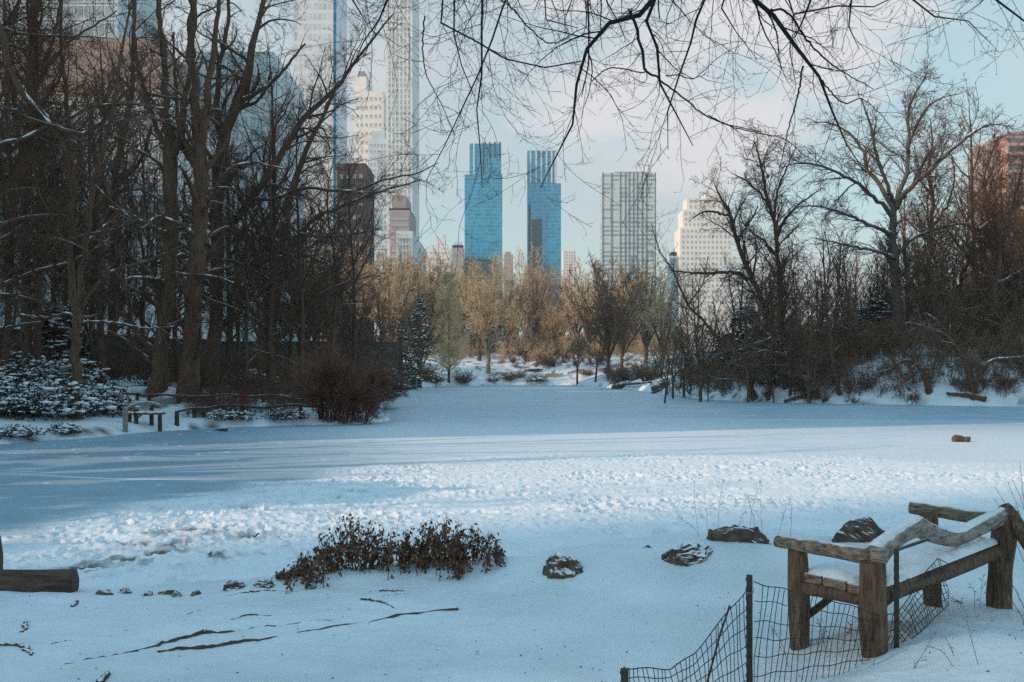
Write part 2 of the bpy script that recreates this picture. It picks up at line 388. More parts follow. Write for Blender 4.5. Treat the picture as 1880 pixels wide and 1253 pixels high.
# frozen pond: smooth ice far out, trampled snow towards the near shore
bd_px = [(-200,1060),(0,1005),(140,962),(330,918),(540,886),(700,868),(850,850),(1000,838),(1200,832),(1400,838),(1600,850),(1900,862),(2300,870)]
bd = np.array([ice_pt(*p) for p in bd_px])
def zi(X, Y):
    A = np.arctan2(X, Y); R = np.hypot(X, Y)
    ba = np.arctan2(bd[:, 0], bd[:, 1]); br = np.hypot(bd[:, 0], bd[:, 1])
    lim = np.interp(A, ba, br) + (fbm(X / 1.6, Y / 1.6, 3, 5) - .5) * 5.0
    t = sstep(2.0, -1.2, R - lim)                         # 1 = trampled
    soft = sstep(26, 0, R - lim) * .3                     # stray tracks farther out
    wx, wy = X + .16 * vnoise(X/.3, Y/.3, 1), Y + .16 * vnoise(X/.3, Y/.3, 2)
    w1, id1 = worley(wx / .30, wy / .40); w2, id2 = worley(wx / .13 + 7, wy / .17 + 3)
    dn = sstep(.34, .62, fbm(X / 2.6, Y / 2.6, 4, 57))            # how churned up each patch is
    big = fbm(X / 1.3, Y / 1.3, 3, 61); mid = fbm(X / .38, Y / .30, 4, 64); fin = fbm(X / .10, Y / .10, 3, 66)
    pit = sstep(.36, .14, w1) * (id1 > .40); rim = sstep(.52, .36, w1) * sstep(.26, .38, w1) * (id1 > .40)
    lump = sstep(.55, .1, w2) * (id2 > .45) * id2
    z = t * ((.35 + .65 * dn) * (rim * .034 - pit * .080 + lump * .042 + (mid - .5) * .115) + (fin - .5) * .024 + (big - .45) * .05 + .015)
    tr = (id1 > .80) & (vnoise(X / 5, Y / 7, 9) > .50)
    z = z + soft * (1 - t) * (sstep(.42, .1, w1) * tr * -.07 + (fbm(X/.7, Y/.5, 3, 71) - .5) * .04)
    z = z + (fbm(X / 5, Y / 3, 3, 77) - .5) * .02
    # tracks and a ridge of shoved snow round the log on the ice
    slush = sstep(.66, .72, fbm(X / .75, Y / .55, 4, 81)) * sstep(.0, -.03, z) * t * sstep(4, -1, X)
    dz = [(270,1022,.55,.5),(360,978,.5,.4),(380,1022,.35,.25),(330,1000,.35,.3),(470,985,.3,.25),(150,1040,.3,.3),(250,1000,.3,.2)]
    for px, py, rx, ry in dz:
        cx, cy = ice_pt(px, py)
        slush = np.maximum(slush, np.exp(-((X-cx)/rx)**2 - ((Y-cy)/ry)**2) * sstep(.4, .55, fbm(X/.3, Y/.3, 3, 85)) * 1.2)
    slush = np.clip(slush, 0, 1)
    z = z - .05 * slush * t
    s, _ = sdist(X, Y)
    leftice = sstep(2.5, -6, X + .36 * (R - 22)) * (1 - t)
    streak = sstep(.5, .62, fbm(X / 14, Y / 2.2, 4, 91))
    far = sstep(38, 60, R) * (1 - .25 * streak)  # far ice toned darker, standing in for the shade lying on it
    bare = np.clip(leftice * .95 + far * .6 + (1 - t) * (1-leftice) * .22, 0, 1)  # bare ice, plus the stand-in shade on the far ice
    edge = sstep(-1.6, -.2, s) * sstep(30, 34, R) * .8    # grey rim along the far shores
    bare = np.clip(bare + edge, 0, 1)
    fl, fi = worley(X / .9, Y / .9)                       # flecks of snow and frost on the bare ice
    bare = bare * (1 - sstep(.10, .05, fl) * (fi > .80) * (X < 0))
    sc = np.abs(Y - (23.0 - .16 * (X + 9) + .3 * np.sin(X * .9))) / (.10 + .05 * vnoise(X, Y, 3))
    bare = bare * (1 - .85 * sstep(1.2, .3, sc) * sstep(-13.5, -11.5, X) * sstep(-6.0, -7.5, X))
    return z, {'bare': bare.ravel(), 'slush': slush.ravel()}
ang2 = np.radians(np.concatenate([np.linspace(-62, -31.5, 160), np.linspace(-31.3, 31.3, 1080), np.linspace(31.5, 60, 120)]))
rows2 = np.concatenate([np.arange(1210, 830, -.75), np.arange(830, 720, -1.0), np.arange(720, 697.5, -.8)])
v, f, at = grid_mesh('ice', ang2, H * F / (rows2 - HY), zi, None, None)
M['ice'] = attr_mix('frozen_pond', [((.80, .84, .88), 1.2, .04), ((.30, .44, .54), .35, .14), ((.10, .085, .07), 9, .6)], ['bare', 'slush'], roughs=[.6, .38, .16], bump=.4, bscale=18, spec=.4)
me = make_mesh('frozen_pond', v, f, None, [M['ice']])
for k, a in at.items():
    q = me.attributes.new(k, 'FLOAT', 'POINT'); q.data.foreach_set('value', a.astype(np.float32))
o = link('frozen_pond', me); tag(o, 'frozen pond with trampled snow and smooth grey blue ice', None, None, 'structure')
# the rest of the pond outside the fine sheet
ow = MB(); ow.add([[-60,-2,-.03],[60,-2,-.03],[60,340,-.03],[-60,340,-.03]], [[0,1,2,3]])
o = ow.build('pond_water', [M['snow']]); tag(o, 'snowed over ice beyond the trampled part', None, None, 'structure')
# ------------------------------------------------------------------ buildings
_wm = {}
def window_mesh(w, h, face, mats):
    key = (round(w, 2), round(h, 2), face, mats[1].name)
    if key not in _wm:
        b = MB()
        if face == 'f':
            b.box(-w/2, w/2, -.05, .10, -h/2, h/2, 0); b.box(-w/2-.1, w/2+.1, -.16, .1, -h/2-.22, -h/2-.003, 1); b.box(-.05, .05, -.09, -.053, -h/2, h/2, 1)
        else:
            b.box(-.10, .05, -w/2, w/2, -h/2, h/2, 0); b.box(-.1, .16, -w/2-.1, w/2+.1, -h/2-.22, -h/2-.003, 1); b.box(.053, .09, -.05, .05, -h/2, h/2, 1)
        o = b.build('window', list(mats), smooth=False); me = o.data
        bpy.data.objects.remove(o); _wm[key] = (me, np.concatenate(b.v), np.concatenate(b.f), np.concatenate(b.m))
    return _wm[key]

def building(name, label, base, tiers, wall, wins=(), cat='building', parts=(), group=None, trim=None):
    """tiers: (part name, x0,x1,y0,y1,z0,z1, material); wins: (face, plane, u0,u1, z0,z1, nu, nz, w, h)"""
    root = empty(name, base, label, cat, group)
    bx, by, bz = base
    by_part = {}
    for t in tiers:
        by_part.setdefault((t[0], t[7].name), (t[7], MB()))[1].box(t[1]-bx, t[2]-bx, t[3]-by, t[4]-by, t[5]-bz, t[6]-bz)
    for (nm, _), (mm, b) in by_part.items(): b.build(nm, [mm], root, smooth=False)
    spots = []
    for (face, pl, u0, u1, z0, z1, nu, nz, w, h) in wins:
        for k in range(nz):
            z = z0 + (z1-z0) * (k+.5) / nz
            for j in range(nu):
                u = u0 + (u1-u0) * (j+.5) / nu
                spots.append((face, w, h, (u-bx, pl-by, z-bz) if face == 'f' else (pl-bx, u-by, z-bz)))
    # the windows that show largest: those closest to the picture centre line of the tower first
    order = sorted(range(len(spots)), key=lambda i: -spots[i][3][2])
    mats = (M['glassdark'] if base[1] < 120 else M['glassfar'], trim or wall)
    rest = MB()
    for n, i in enumerate(order):
        face, w, h, p = spots[i]
        me, vv, ff, mm = window_mesh(w, h, face, mats)
        if n < 100 if len(spots) > 100 else True:
            link('window', me, root, p)
        else:
            rest.add(vv + np.array(p), ff[mm == 0], 0).add(vv + np.array(p), ff[mm == 1], 1)
    if rest.n:
        r = rest.build('windows', list(mats), root, smooth=False); r['kind'] = 'stuff'
    for nm, mm, b in parts: b.build(nm, [mm], root, smooth=False, origin=base)
    return root

def at(px, d): return (px - 940) / F * d
def hz(py, d): return H + (HY - py) / F * d

# --- twin glass towers
M['teal'] = curtain('teal_curtain_wall', (.020, .25, .40), (.07, .36, .50), 2.6, 4.1, .10, .20, .55, .10, .25, spec=.8)
M['teal_dark'] = curtain('dark_curtain_wall', (.030, .045, .060), (.06, .08, .10), 2.4, 4.1, .10, .16, .3, .12, spec=.5)  # darker tone for the painted reflection panel
M['teal_fin'] = mat('dark_fin', (.04, .07, .09), .4, .2, .2)
M['pale_fin'] = mat('pale_fin', (.62, .62, .60), .5, .1, .2)
def tower(label, px, d, base_y, up, low, fins, finmat, refl_patch, podium):
    x0, x1 = at(low[0], d), at(low[1], d); u0, u1 = at(up[0], d), at(up[1], d)
    zt, zs = hz(up[2], d), hz(low[2], d)
    root = empty('glass_skyscraper', ((x0+x1)/2, d+15, 0), label, 'skyscraper', 'twin glass towers')
    bx, by = (x0+x1)/2, d+15
    b = MB(); b.box(x0-bx, x1-bx, -15, 20, 0, zs); b.build('lower_tower', [M['teal']], root, smooth=False)
    b = MB(); b.box(u0-bx, u1-bx, -13, 18, zs+.002, zt); b.build('upper_tower', [M['teal']], root, smooth=False)
    for k, px_ in enumerate(fins):
        b = MB(); x = at(px_, d) - bx
        b.box(x-.8, x+.8, -13.9, -13.002, zt-(zt-zs)*(.45 if k > 1 and finmat[k] is M['teal_fin'] else .98), zt+1.5)
        b.build('crown_fin', [finmat[k]], root, smooth=False)
    if refl_patch:
        b = MB(); b.box(at(refl_patch[0], d)-bx, at(refl_patch[1], d)-bx, -15.6, -15.003, hz(refl_patch[3], d), hz(refl_patch[2], d)); b.build('dark_glass_bay', [M['teal_dark']], root, smooth=False)  # reflection in the glass, painted as a dark panel on the front
        b = MB(); b.box(at(refl_patch[0]-6, d)-bx, at(refl_patch[0]-1.5, d)-bx, -15.6, -15.003, hz(refl_patch[3], d), hz(376, d)); b.build('corner_strip', [M['teal_fin']], root, smooth=False)
    for p in podium:
        b = MB(); b.box(at(p[0], d)-bx, at(p[1], d)-bx, -15-p[4], -15.004, 0 if p[3] is None else hz(p[3], d), hz(p[2], d)); b.build('podium', [p[5]], root, smooth=False)
tf, pf = M['teal_fin'], M['pale_fin']
tower('teal glass skyscraper with dark fins on its crown, taller one nearer the stone tower', 0, 1040, 0, (862, 920, 263), (853, 922, 321),
      [870, 887.5, 899, 908.5, 918], [pf, tf, tf, tf, tf], None, [(852, 912, 478, None, 12, M['teal_dark'])])
tower('teal glass skyscraper with pale vertical fins and a dark strip down its front', 0, 1060, 0, (968, 1022, 276), (968, 1030, 337),  # the dark strip is a reflection painted on the front
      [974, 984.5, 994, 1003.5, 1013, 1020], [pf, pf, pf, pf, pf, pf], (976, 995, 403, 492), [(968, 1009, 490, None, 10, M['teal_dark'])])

# --- grey slab tower
d = 880; x0, x1 = at(1106, d), at(1204, d); bx, by = (x0+x1)/2, d+14
M['slab_pier'] = mat('grey_pier', (.15, .16, .17), .7, .1, .2)
M['slab'] = curtain('grey_window_bands', (.26, .33, .36), (.60, .62, .58), 7.6, 3.75, .04, .48, .3, .3, blind=(.55, .58, .55), blind_p=.30)
r = empty('slab_tower', (bx, by, 0), 'grey slab tower with pale window bands and dark vertical piers', 'skyscraper')
b = MB(); b.box(x0-bx, x1-bx, -14, 12, 0, hz(318, d)); b.build('tower_body', [M['slab']], r, smooth=False)
b = MB(); b.box(at(1130, d)-bx, at(1187, d)-bx, -9, 8, hz(318, d)+.002, hz(313.5, d)); b.build('penthouse', [M['greyconc']], r, smooth=False)
for k, p in enumerate([1106.5, 1123, 1139, 1148, 1155, 1163, 1170, 1179, 1187, 1203.5]):
    b = MB(); x = at(p, d) - bx; b.box(x-.4, x+.4, -14.5, -14.002, 0, hz(317, d)); b.build('pier', [M['slab_pier']], r, smooth=False)

# --- cream stepped apartment tower
d = 760
T = []; W = []
for (a, c, yt, yb, dy) in [(1249, 1345, 418, 700, 0), (1255, 1342, 384, 418, 3), (1263, 1338, 362, 384, 5), (1298, 1330, 349, 362, 6), (1308, 1322, 344, 349, 8)]:
    T.append(('tower_body', at(a, d), at(c, d), d+dy, d+28-dy, hz(yb, d)+.002 if yb < 700 else 0, hz(yt, d), M['cream']))
W += [('f', d, at(1251, d), at(1343, d), hz(560, d), hz(420, d), 12, 14, 1.6, 2.0), ('f', d+3, at(1257, d), at(1340, d), hz(417, d), hz(386, d), 11, 3, 1.5, 2.0), ('f', d+5, at(1266, d), at(1336, d), hz(383, d), hz(364, d), 8, 2, 1.4, 2.6)]
building('apartment_tower', 'cream stepped apartment tower behind the bare trees beside the grey slab tower', (at(1297, d), d+14, 0), T, M['cream'], W, 'building')

# --- small towers on the skyline
def small(name, label, px0, px1, py, d, wall, nu, nz, cap=None, w=1.5, h=1.8, dep=14, ybot=560):
    x0, x1 = at(px0, d), at(px1, d)
    T = [('wall', x0, x1, d, d+dep, 0, hz(py, d), wall)]
    if cap:
        for (a, c, yt, yb, mm) in cap: T.append(('roof', at(a, d), at(c, d), d+dep*.2, d+dep*.8, hz(yb, d)+.002, hz(yt, d), mm))
    W = [('f', d, x0, x1, hz(ybot, d), hz(py, d)-1.0, nu, nz, w, h)] if nu else []
    return building(name, label, ((x0+x1)/2, d+dep/2, 0), T, wall, W, 'building')
small('lantern_tower', 'thin dark tower with a lantern roof beside the cream stepped tower', 1231, 1246, 470, 700, M['greenstone'], 3, 8, [(1233.5, 1244, 462, 470, M['dark_roof'])], 1.2, 3.5)
small('apartment_block', 'pale cream apartment slab with stacked balconies behind the dark striped glass tower', 1034, 1057, 459, 820, M['cream'], 5, 18, None, 1.3, 1.5)
small('masonry_tower', 'slim pinkish tower seen in the gap between the twin glass towers', 925, 942, 468, 900, M['lavender'], 3, 12, [(927, 938, 462, 468, M['lavender'])], 1.4, 2)
small('grey_tower', 'small grey tower with a stepped top left of the taller glass skyscraper', 829, 851, 455, 800, M['lavender'], 3, 8, [(830, 850, 449.5, 453, M['dark_roof']), (833, 847, 444, 449.3, M['greenstone'])], 1.6, 3)
small('slim_tower', 'slim pale tower rising behind low cream roofs', 803, 817, 437, 950, M['cream'], 2, 6, [(812, 817, 430, 437, M['greenstone'])], 1.5, 2)
small('low_block', 'low cream block beside the grey masonry block with even windows', 788, 826, 456, 720, M['cream'], 7, 8, [(790, 800, 449, 456, M['cream'])], 1.3, 1.6)
small('gatehouse_block', 'small cream house front at the foot of the taller glass skyscraper', 850, 869, 514, 520, M['cream'], 3, 3, None, 1.2, 1.8)
small('distant_block', 'faint grey block on the skyline beside the grey slab tower', 1092, 1106, 478, 1300, M['greyconc'], 3, 4, None, 2, 2)

# --- red brick tower at the right edge
d = 330; x0, xm, x1 = at(1826, d), at(1851, d), at(1893, d)
r = empty('brick_tower', ((x0+x1)/2, d+9, 0), 'red brick apartment tower with pink balconies at the right edge', 'building')
bx, by = (x0+x1)/2, d+9
b = MB(); b.box(x0-bx, xm-bx, -4, 10, 0, hz(256, d)); b.build('side_wall', [M['lavender']], r, smooth=False)
b = MB(); b.box(xm+.003-bx, x1-bx, -9, 10, 0, hz(247, d)); b.build('front_wall', [M['redbrick']], r, smooth=False)
b = MB(); b.box(xm-.5-bx, x1+.5-bx, -9.6, 10.4, hz(247, d)+.002, hz(243, d)); b.build('roof', [M['lavender']], r, smooth=False)
for k in range(12):
    z = hz(258, d) - k*3.0
    for u in (1860, 1878):
        b = MB(); b.box(at(u, d)-1.5-bx, at(u, d)+1.5-bx, -9.06, -8.9, z-.8, z+.8); b.build('window', [M['glassdark']], r, smooth=False)
        b = MB(); b.box(at(u, d)-1.7-bx, at(u, d)+1.7-bx, -9.9, -9.07, z-1.95, z-.95); b.build('balcony', [M['redbrick']], r, smooth=False)

# --- the street wall of tall buildings behind the trees on the left
def row(name, label, px0, px1, pytop, Y0, Y1, wall, roof=None, nu=8, nz=14, ns=6, w=1.5, h=2.0, ybot=600, extra=None, cat='building', trim=None, ztop=None, nowin=False):
    x0, x1 = at(px0, Y0), at(px1, Y0); zt = hz(pytop, Y0) if ztop is None else ztop
    T = [('wall', x0, x1, Y0, Y1, 0, zt, wall)]
    zb = hz(ybot, Y0)
    W = [('f', Y0, x0+.6, x1-.6, zb, zt-2, nu, nz, w, h)]
    if ns: W.append(('s', x1, Y0+1, Y1-1, zb, zt-2, ns, nz, w, h))
    if nowin: W = []
    if roof:
        for i, (a, c, yt, mm) in enumerate(roof):
            T.append(('roof', at(a, Y0), at(c, Y0), Y0+1+2.5*i, Y1-1-2.5*i, zt+.002 if i == 0 else hz(roof[i-1][2], Y0)+.002, hz(yt, Y0), mm))
    for e in extra or []: T.append(e)
    return building(name, label, ((x0+x1)/2, (Y0+Y1)/2, 0), T, wall, W, cat, trim=trim)
row('hotel', 'pale hotel with a steep pink brown roof behind the left trees', -60, 312, 178, 130, 152, M['lime'], [(-40, 300, 95, M['pinkbrick']), (10, 270, 55, M['pinkbrick'])], 15, 13, 6, 1.0, 1.9)
row('office_tower', 'plain pale blue office tower behind the hotel, its top out of the frame', -100, 217, -60, 165, 185, M['greenstone'], None, 16, 20, 0, 1.4, 2.2, ybot=420, ztop=86)
def shade_block(name, label, x0, x1, y0, y1, h, wall):  # unseen blocks added to shade the bank, far ice, wood and hillside
    building(name, label, ((x0+x1)/2, (y0+y1)/2, 0), [('wall', x0, x1, y0, y1, 0, h, wall)], wall, [('s', x1, y0+1, y1-1, 4, h-2, max(2, int((y1-y0)/4)), int(h/4), 1.5, 2.2)])
shade_block('office_block', 'pale tower far beyond the left edge of the view', -304, -299, -190, -118.6, 190, M['lime'])  # added out of view to shade the near bank
shade_block('office_block', 'narrow grey tower far beyond the left edge beside the pale one', -304, -299, -116, -107, 186, M['greenstone'])  # added out of view to shade the near bank
shade_block('office_block', 'long pale block beyond the left edge behind the wood', -92, -60, 15, 104, 66, M['lime'])  # added out of view to shade the wood and hillside
shade_block('office_block', 'tall grey block far beyond the left edge', -170, -120, 30, 130, 64, M['greenstone'])  # added out of view for its shade
row('apartment_house', 'grey green apartment house with square windows right of the pale hotel', 338, 512, 112, 190, 213, M['greenstone'], [(360, 500, 92, M['greenstone'])], 10, 18, 6, 1.0, 1.6)
M['pale_glass'] = curtain('pale_glass_panels', (.56, .58, .60), (.70, .69, .67), 1.6, 3.4, .18, .34, .30, .2, spec=.6)
row('glass_skyscraper', 'pale glass skyscraper rising out of the frame with a teal side', 537, 612, -4, 330, 352, M['pale_glass'], None, 9, 32, 0, 1.0, 1.2, ybot=420, ztop=262, nowin=True,
    extra=[('glass_side', at(612, 330)+.003, at(612, 330)+.9, 330.5, 351.5, 0, 255, M['teal'])])
row('stepped_block', 'cream stepped block with a small roof house between the white and the thin stone towers', 650, 704, 168, 600, 630, M['cream'], [(648, 672, 140, M['cream']), (656, 668, 128, M['greyconc'])], 6, 16, 4, 1.5, 2.0, ybot=430)
row('brick_block', 'dark brown brick block with a flat top behind the snowy limbs', 618, 672, 300, 300, 318, M['brownbrick'], None, 4, 10, 3, .9, 1.4, ybot=560)
row('narrow_block', 'narrow grey block with many small windows in front of the thin stone tower', 676, 712, 255, 560, 590, M['greenstone'], [(682, 706, 240, M['greenstone'])], 5, 22, 5, 1.1, 1.7, ybot=520)
row('stone_skyscraper', 'thin pale stone skyscraper rising out of the frame beside the open sky', 709, 757, -75, 480, 516, M['lime'], None, 6, 50, 4, 1.0, 1.9, ybot=440, ztop=205, trim=M['cream'])
row('setback_block', 'brown grey block with a cornice at the foot of the thin stone skyscraper', 716, 752, 386, 440, 470, M['lavender'], [(714, 751, 382, M['dark_roof']), (718, 744, 356, M['lavender'])], 6, 9, 6, 1.2, 1.8, ybot=500)
row('masonry_block', 'grey masonry block with even square windows, right end of the street row', 728, 757, 428, 430, 500, M['greenstone'], [(727, 757.5, 424, M['greenstone'])], 4, 7, 14, 1.6, 2.1, ybot=520)
row('corner_block', 'low grey block in front of the masonry block above the brown bushes', 664, 708, 440, 540, 580, M['greenstone'], None, 7, 8, 8, 1.2, 1.8, ybot=560)

# striped flag on the hotel front
p = U(256, 563, 128)
r = empty('flag', p, 'small red and white striped flag hanging in front of the pale hotel', 'flag')
b = MB(); b.tubes([[[-.9, 0, -1.0], [0, -.1, .6], [.9, -.2, 2.0]]], [[.05, .05, .04]], 6); b.build('flagpole', [M['greyconc']], r)
M['flag_red'] = mat('flag_red', (.45, .06, .08), .8, .1, 2); M['flag_blue'] = mat('flag_blue', (.03, .05, .18), .8, .1, 2); M['flag_white'] = mat('flag_white', (.75, .75, .75), .8, .05, 2)
b = MB(); n = 7
for k in range(n):
    u = np.linspace(0, 1, 7); zz = -.55*u + .12*np.sin(u*6); x = -.75 + 1.5*k/n
    top = np.stack([x + .25*u, -.15 + .1*np.sin(u*7+k), .9 + x*.75 - 1.9*u], 1); bot = top + np.array([1.5/n, 0, 1.5/n*.75])
    vv = np.stack([top, bot], 1).reshape(-1, 3); ff = [[2*i, 2*i+1, 2*i+3, 2*i+2] for i in range(6)]
    b.add(vv, ff, k % 2)
b.build('cloth', [M['flag_red'], M['flag_white']], r)
b = MB(); b.box(-.8, -.1, -.32, -.29, -.35, .55); b.build('canton', [M['flag_blue']], r)
# ------------------------------------------------------------------ trees
def unit(a): return a / (np.linalg.norm(a, axis=-1, keepdims=True) + 1e-9)

def grow(P, R, n, t0, t1, ang, Lr, K, noise, up, rr, rmin, G, flat=0.0, lmin=.15, tap=.75, dens=None, lmax=99):
    """children of every path: n each (or dens per metre); returns paths and radii"""
    N, K0, _ = P.shape
    plen = np.linalg.norm(np.diff(P, axis=1), axis=2).sum(1)
    if dens is not None:
        cnt = np.maximum(1, np.round(plen * dens).astype(int)); par = np.repeat(np.arange(N), cnt)
        off = np.concatenate([[0], np.cumsum(cnt)[:-1]]); kk = np.arange(len(par)) - off[par]
        t = t0 + (t1 - t0) * (kk + G.random(len(par))) / cnt[par]
    else:
        par = np.repeat(np.arange(N), n); t = t0 + (t1 - t0) * (np.tile(np.arange(n), N) + G.random(len(par))) / n
    C = len(par)
    s = t * (K0 - 1); i = np.clip(s.astype(int), 0, K0 - 2); f = (s - i)[:, None]
    a = P[par, i]; b = P[par, i+1]
    pos = a * (1-f) + b * f; tan = unit(b - a)
    rp = R[par, i] * (1-f[:, 0]) + R[par, i+1] * f[:, 0]
    q = G.normal(size=(C, 3)); q[:, 2] *= (1 - flat)
    perp = unit(q - tan * np.sum(q*tan, 1, keepdims=True))
    th = np.radians(ang + G.normal(size=C) * ang * .25)[:, None]
    d = unit(np.cos(th) * tan + np.sin(th) * perp)
    L = np.maximum(plen[par] * Lr * (1 - .55*t) * G.uniform(.6, 1.35, C), lmin)
    L = np.where(L > lmax, lmax * G.uniform(.55, 1.1, C), L)
    r0 = np.clip(rp * rr * G.uniform(.75, 1.1, C), rmin, None)
    out = np.empty((C, K, 3)); out[:, 0] = pos
    bend = G.normal(size=(C, 3)) * noise * .5
    for k in range(1, K):
        d = unit(d + bend + G.normal(size=(C, 3)) * noise + np.array([0, 0, up]))
        out[:, k] = out[:, k-1] + d * (L / (K-1))[:, None]
    rad = np.maximum(r0[:, None] * (1 - tap * np.linspace(0, 1, K)[None]), rmin * .8)
    return out, rad

def resample(mains, K):
    P = np.empty((len(mains), K, 3)); R = np.empty((len(mains), K))
    for i, (p, r) in enumerate(mains):
        p = np.asarray(p, float); q = catmull(p, K); P[i] = q
        seg = np.concatenate([[0], np.cumsum(np.linalg.norm(np.diff(p, axis=0), axis=1))]); seg /= seg[-1]
        R[i] = np.interp(np.linspace(0, 1, K), seg, r)
    return P, R

def wobble(P, R, G, a):
    """little kinks so limbs are not smooth splines"""
    n = G.normal(size=P.shape) * a * np.minimum(R, .16)[:, :, None] * 2.2
    n[:, 0] = 0
    return P + n

def snow_ridges(PR):
    """lines of snow lying along the upper side of the limbs"""
    P, R = PR; P, R = P[1:], R[1:]
    b = MB()
    if not len(P): return b
    T = unit(np.gradient(P, axis=1)); N_, K = R.shape
    k = np.arange(K)[None] * .31 + np.arange(N_)[:, None] * 7.7
    m = np.clip((.86 - np.abs(T[..., 2])) / .25, 0, 1) * sstep(.34, .50, fbm(k, k * .37, 3, 5))
    q = P + np.array([0, 0, 1.]) * (R * .70)[..., None]
    b.tubes(q, np.maximum(np.clip(R * .62, .026, .085) * m, .0005), 6)
    return b

def tree_meshes(mains, levels, G, bark, twig, K=22, sides=8, kink=.18, trunk_levels=1, extra=None):
    """returns (trunk builder, crown builder)"""
    P, R = resample(mains, K); P = wobble(P, R, G, kink)
    tb, cb = MB(), MB(); tb.tubes(P, R, sides, 0)
    for li, lv in enumerate(levels):
        lv = dict(lv); sd = lv.pop('sides', 3)
        P, R = grow(P, R, G=G, **lv)
        (tb if li < trunk_levels else cb).tubes(P, R, sd, 0)
    tree_meshes.last = snow_ridges(resample(mains, 60))
    return tb, cb

def put_tree(name, label, base, tb, cb, bark, twig, group=None, cat='tree', crown='crown', trunk='trunk'):
    r = empty(name, base, label, cat, group)
    tb.build(trunk, [bark], r, origin=base)
    if cb is not None and cb.n: cb.build(crown, [twig], r, origin=base)
    return r

def copy_tree(root, loc, rz, sc, label, group=None, tilt=0.0):
    r = root.copy(); COL.objects.link(r)
    r.location = [float(c) for c in loc]; r.rotation_euler = (tilt, 0, rz); r.scale = (sc[0], sc[0], sc[1])
    r['label'] = label
    if group: r['group'] = group
    for ch in root.children:
        c = ch.copy(); COL.objects.link(c); c.parent = r
    return r

DENSE = [dict(n=0, dens=1.05, t0=.10, t1=1, ang=48, Lr=.30, K=7, noise=.16, up=.05, rr=.5, rmin=.020, sides=5, lmax=5),
         dict(n=0, dens=2.0, t0=.1, t1=1, ang=45, Lr=.46, K=6, noise=.17, up=.03, rr=.5, rmin=.013, lmax=2.4),
         dict(n=0, dens=4.0, t0=.08, t1=1, ang=42, Lr=.58, K=5, noise=.18, up=.02, rr=.6, rmin=.0100, lmin=.35, lmax=1.3),
         dict(n=0, dens=5.0, t0=.08, t1=1, ang=38, Lr=.6, K=4, noise=.18, up=.01, rr=.7, rmin=.0085, lmin=.3)]

def hero(name, label, mains_px, seed, bark='bark', twig='twig', d=None, base=None, levels=DENSE, group=None, wscale=1.0, trunk_levels=1, dz=.4):
    """mains_px: polylines of (px, py, half width in px[, depth offset]); the first starts at the foot"""
    G = np.random.default_rng(seed)
    b = base if base is not None else stand(mains_px[0][0][0], mains_px[0][0][1])
    D = b[1] if d is None else d
    mains = []
    for k, pl in enumerate(mains_px):
        pts, rad = [], []
        drift = G.uniform(-1, 1) * .12
        for j, q in enumerate(pl):
            dd = q[3] if len(q) > 3 else 0
            pts.append(U(q[0], q[1], D + dd)); rad.append(q[2] / F * D * wscale)
        mains.append((pts, rad))
    foot = np.array(mains[0][0][0]); foot[2] = gz(foot[0], foot[1]) - .25
    if mains_px[0][0][1] < 5000: mains[0][0][0] = foot
    mains[0][1][0] *= 1.25
    tb, cb = tree_meshes(mains, levels, G, bark, twig, trunk_levels=trunk_levels)
    bz = foot + np.array([0, 0, .25])
    sn = tree_meshes.last; r = put_tree(name, label, bz, tb, cb, M[bark], M[twig], group)
    if sn.n: x = sn.build('snow_cover', [M['snow']], r, origin=bz); x['kind'] = 'stuff'
    return r

# ---- the big trees of the left wood, limb by limb
hero('bare_tree', 'tall bare tree nearest the pond edge, dark straight trunk rising from snowy bushes', [
    [(136,770,10),(139,700,9.5),(140,620,9),(142,575,9)],
    [(142,580,8,0),(133,520,6.5,.3),(132,420,6,.6),(134,330,5,1),(128,240,4.5,1.2),(118,150,4,1.4),(112,50,3.2,1.8),(106,-90,2,2)],
    [(142,580,7.5,0),(150,520,6,-.4),(156,440,5.5,-.8),(162,395,5,-1),(174,330,4.5,-1.4),(190,268,3.8,-1.6),(210,190,3,-2),(222,110,2,-2.2),(240,0,1.3,-2.4)],
    [(146,575,4,0),(170,535,3.4,-.6),(205,500,3,-1.2),(270,480,2.4,-2),(335,452,1.5,-3)],
    [(141,585,3.4,0),(120,576,2.8,.5),(82,584,2.3,1),(38,578,1.6,1.6)],
    [(143,596,3.6,0),(165,592,3,-.5),(215,594,2.4,-1.2),(262,603,1.8,-2),(320,600,1,-3)],
    [(155,450,3.5,0),(185,420,2.7,.8),(215,395,2,1.5),(240,350,1.2,2)]], 11)
hero('bare_tree', 'thick straight trunk on the snowy slope, leftmost of the large trees', [
    [(52,697,13),(48,620,9.5),(47,500,8.5),(47,400,8),(50,300,7.5),(54,200,7),(58,100,6),(62,-20,4.5),(64,-140,3)],
    [(50,330,5),(38,270,4.4,-1),(26,180,3.8,-2),(14,90,3,-2.5),(4,-40,2,-3)],
    [(54,190,4.5),(80,130,3.8,1),(100,60,3,2),(118,-40,2,3)],
    [(47,430,4),(80,400,3.3,1),(104,350,2.6,1.5),(120,300,1.8,2)],
    [(47,520,3),(20,480,2.5,-1),(-20,450,1.6,-2)]], 12)
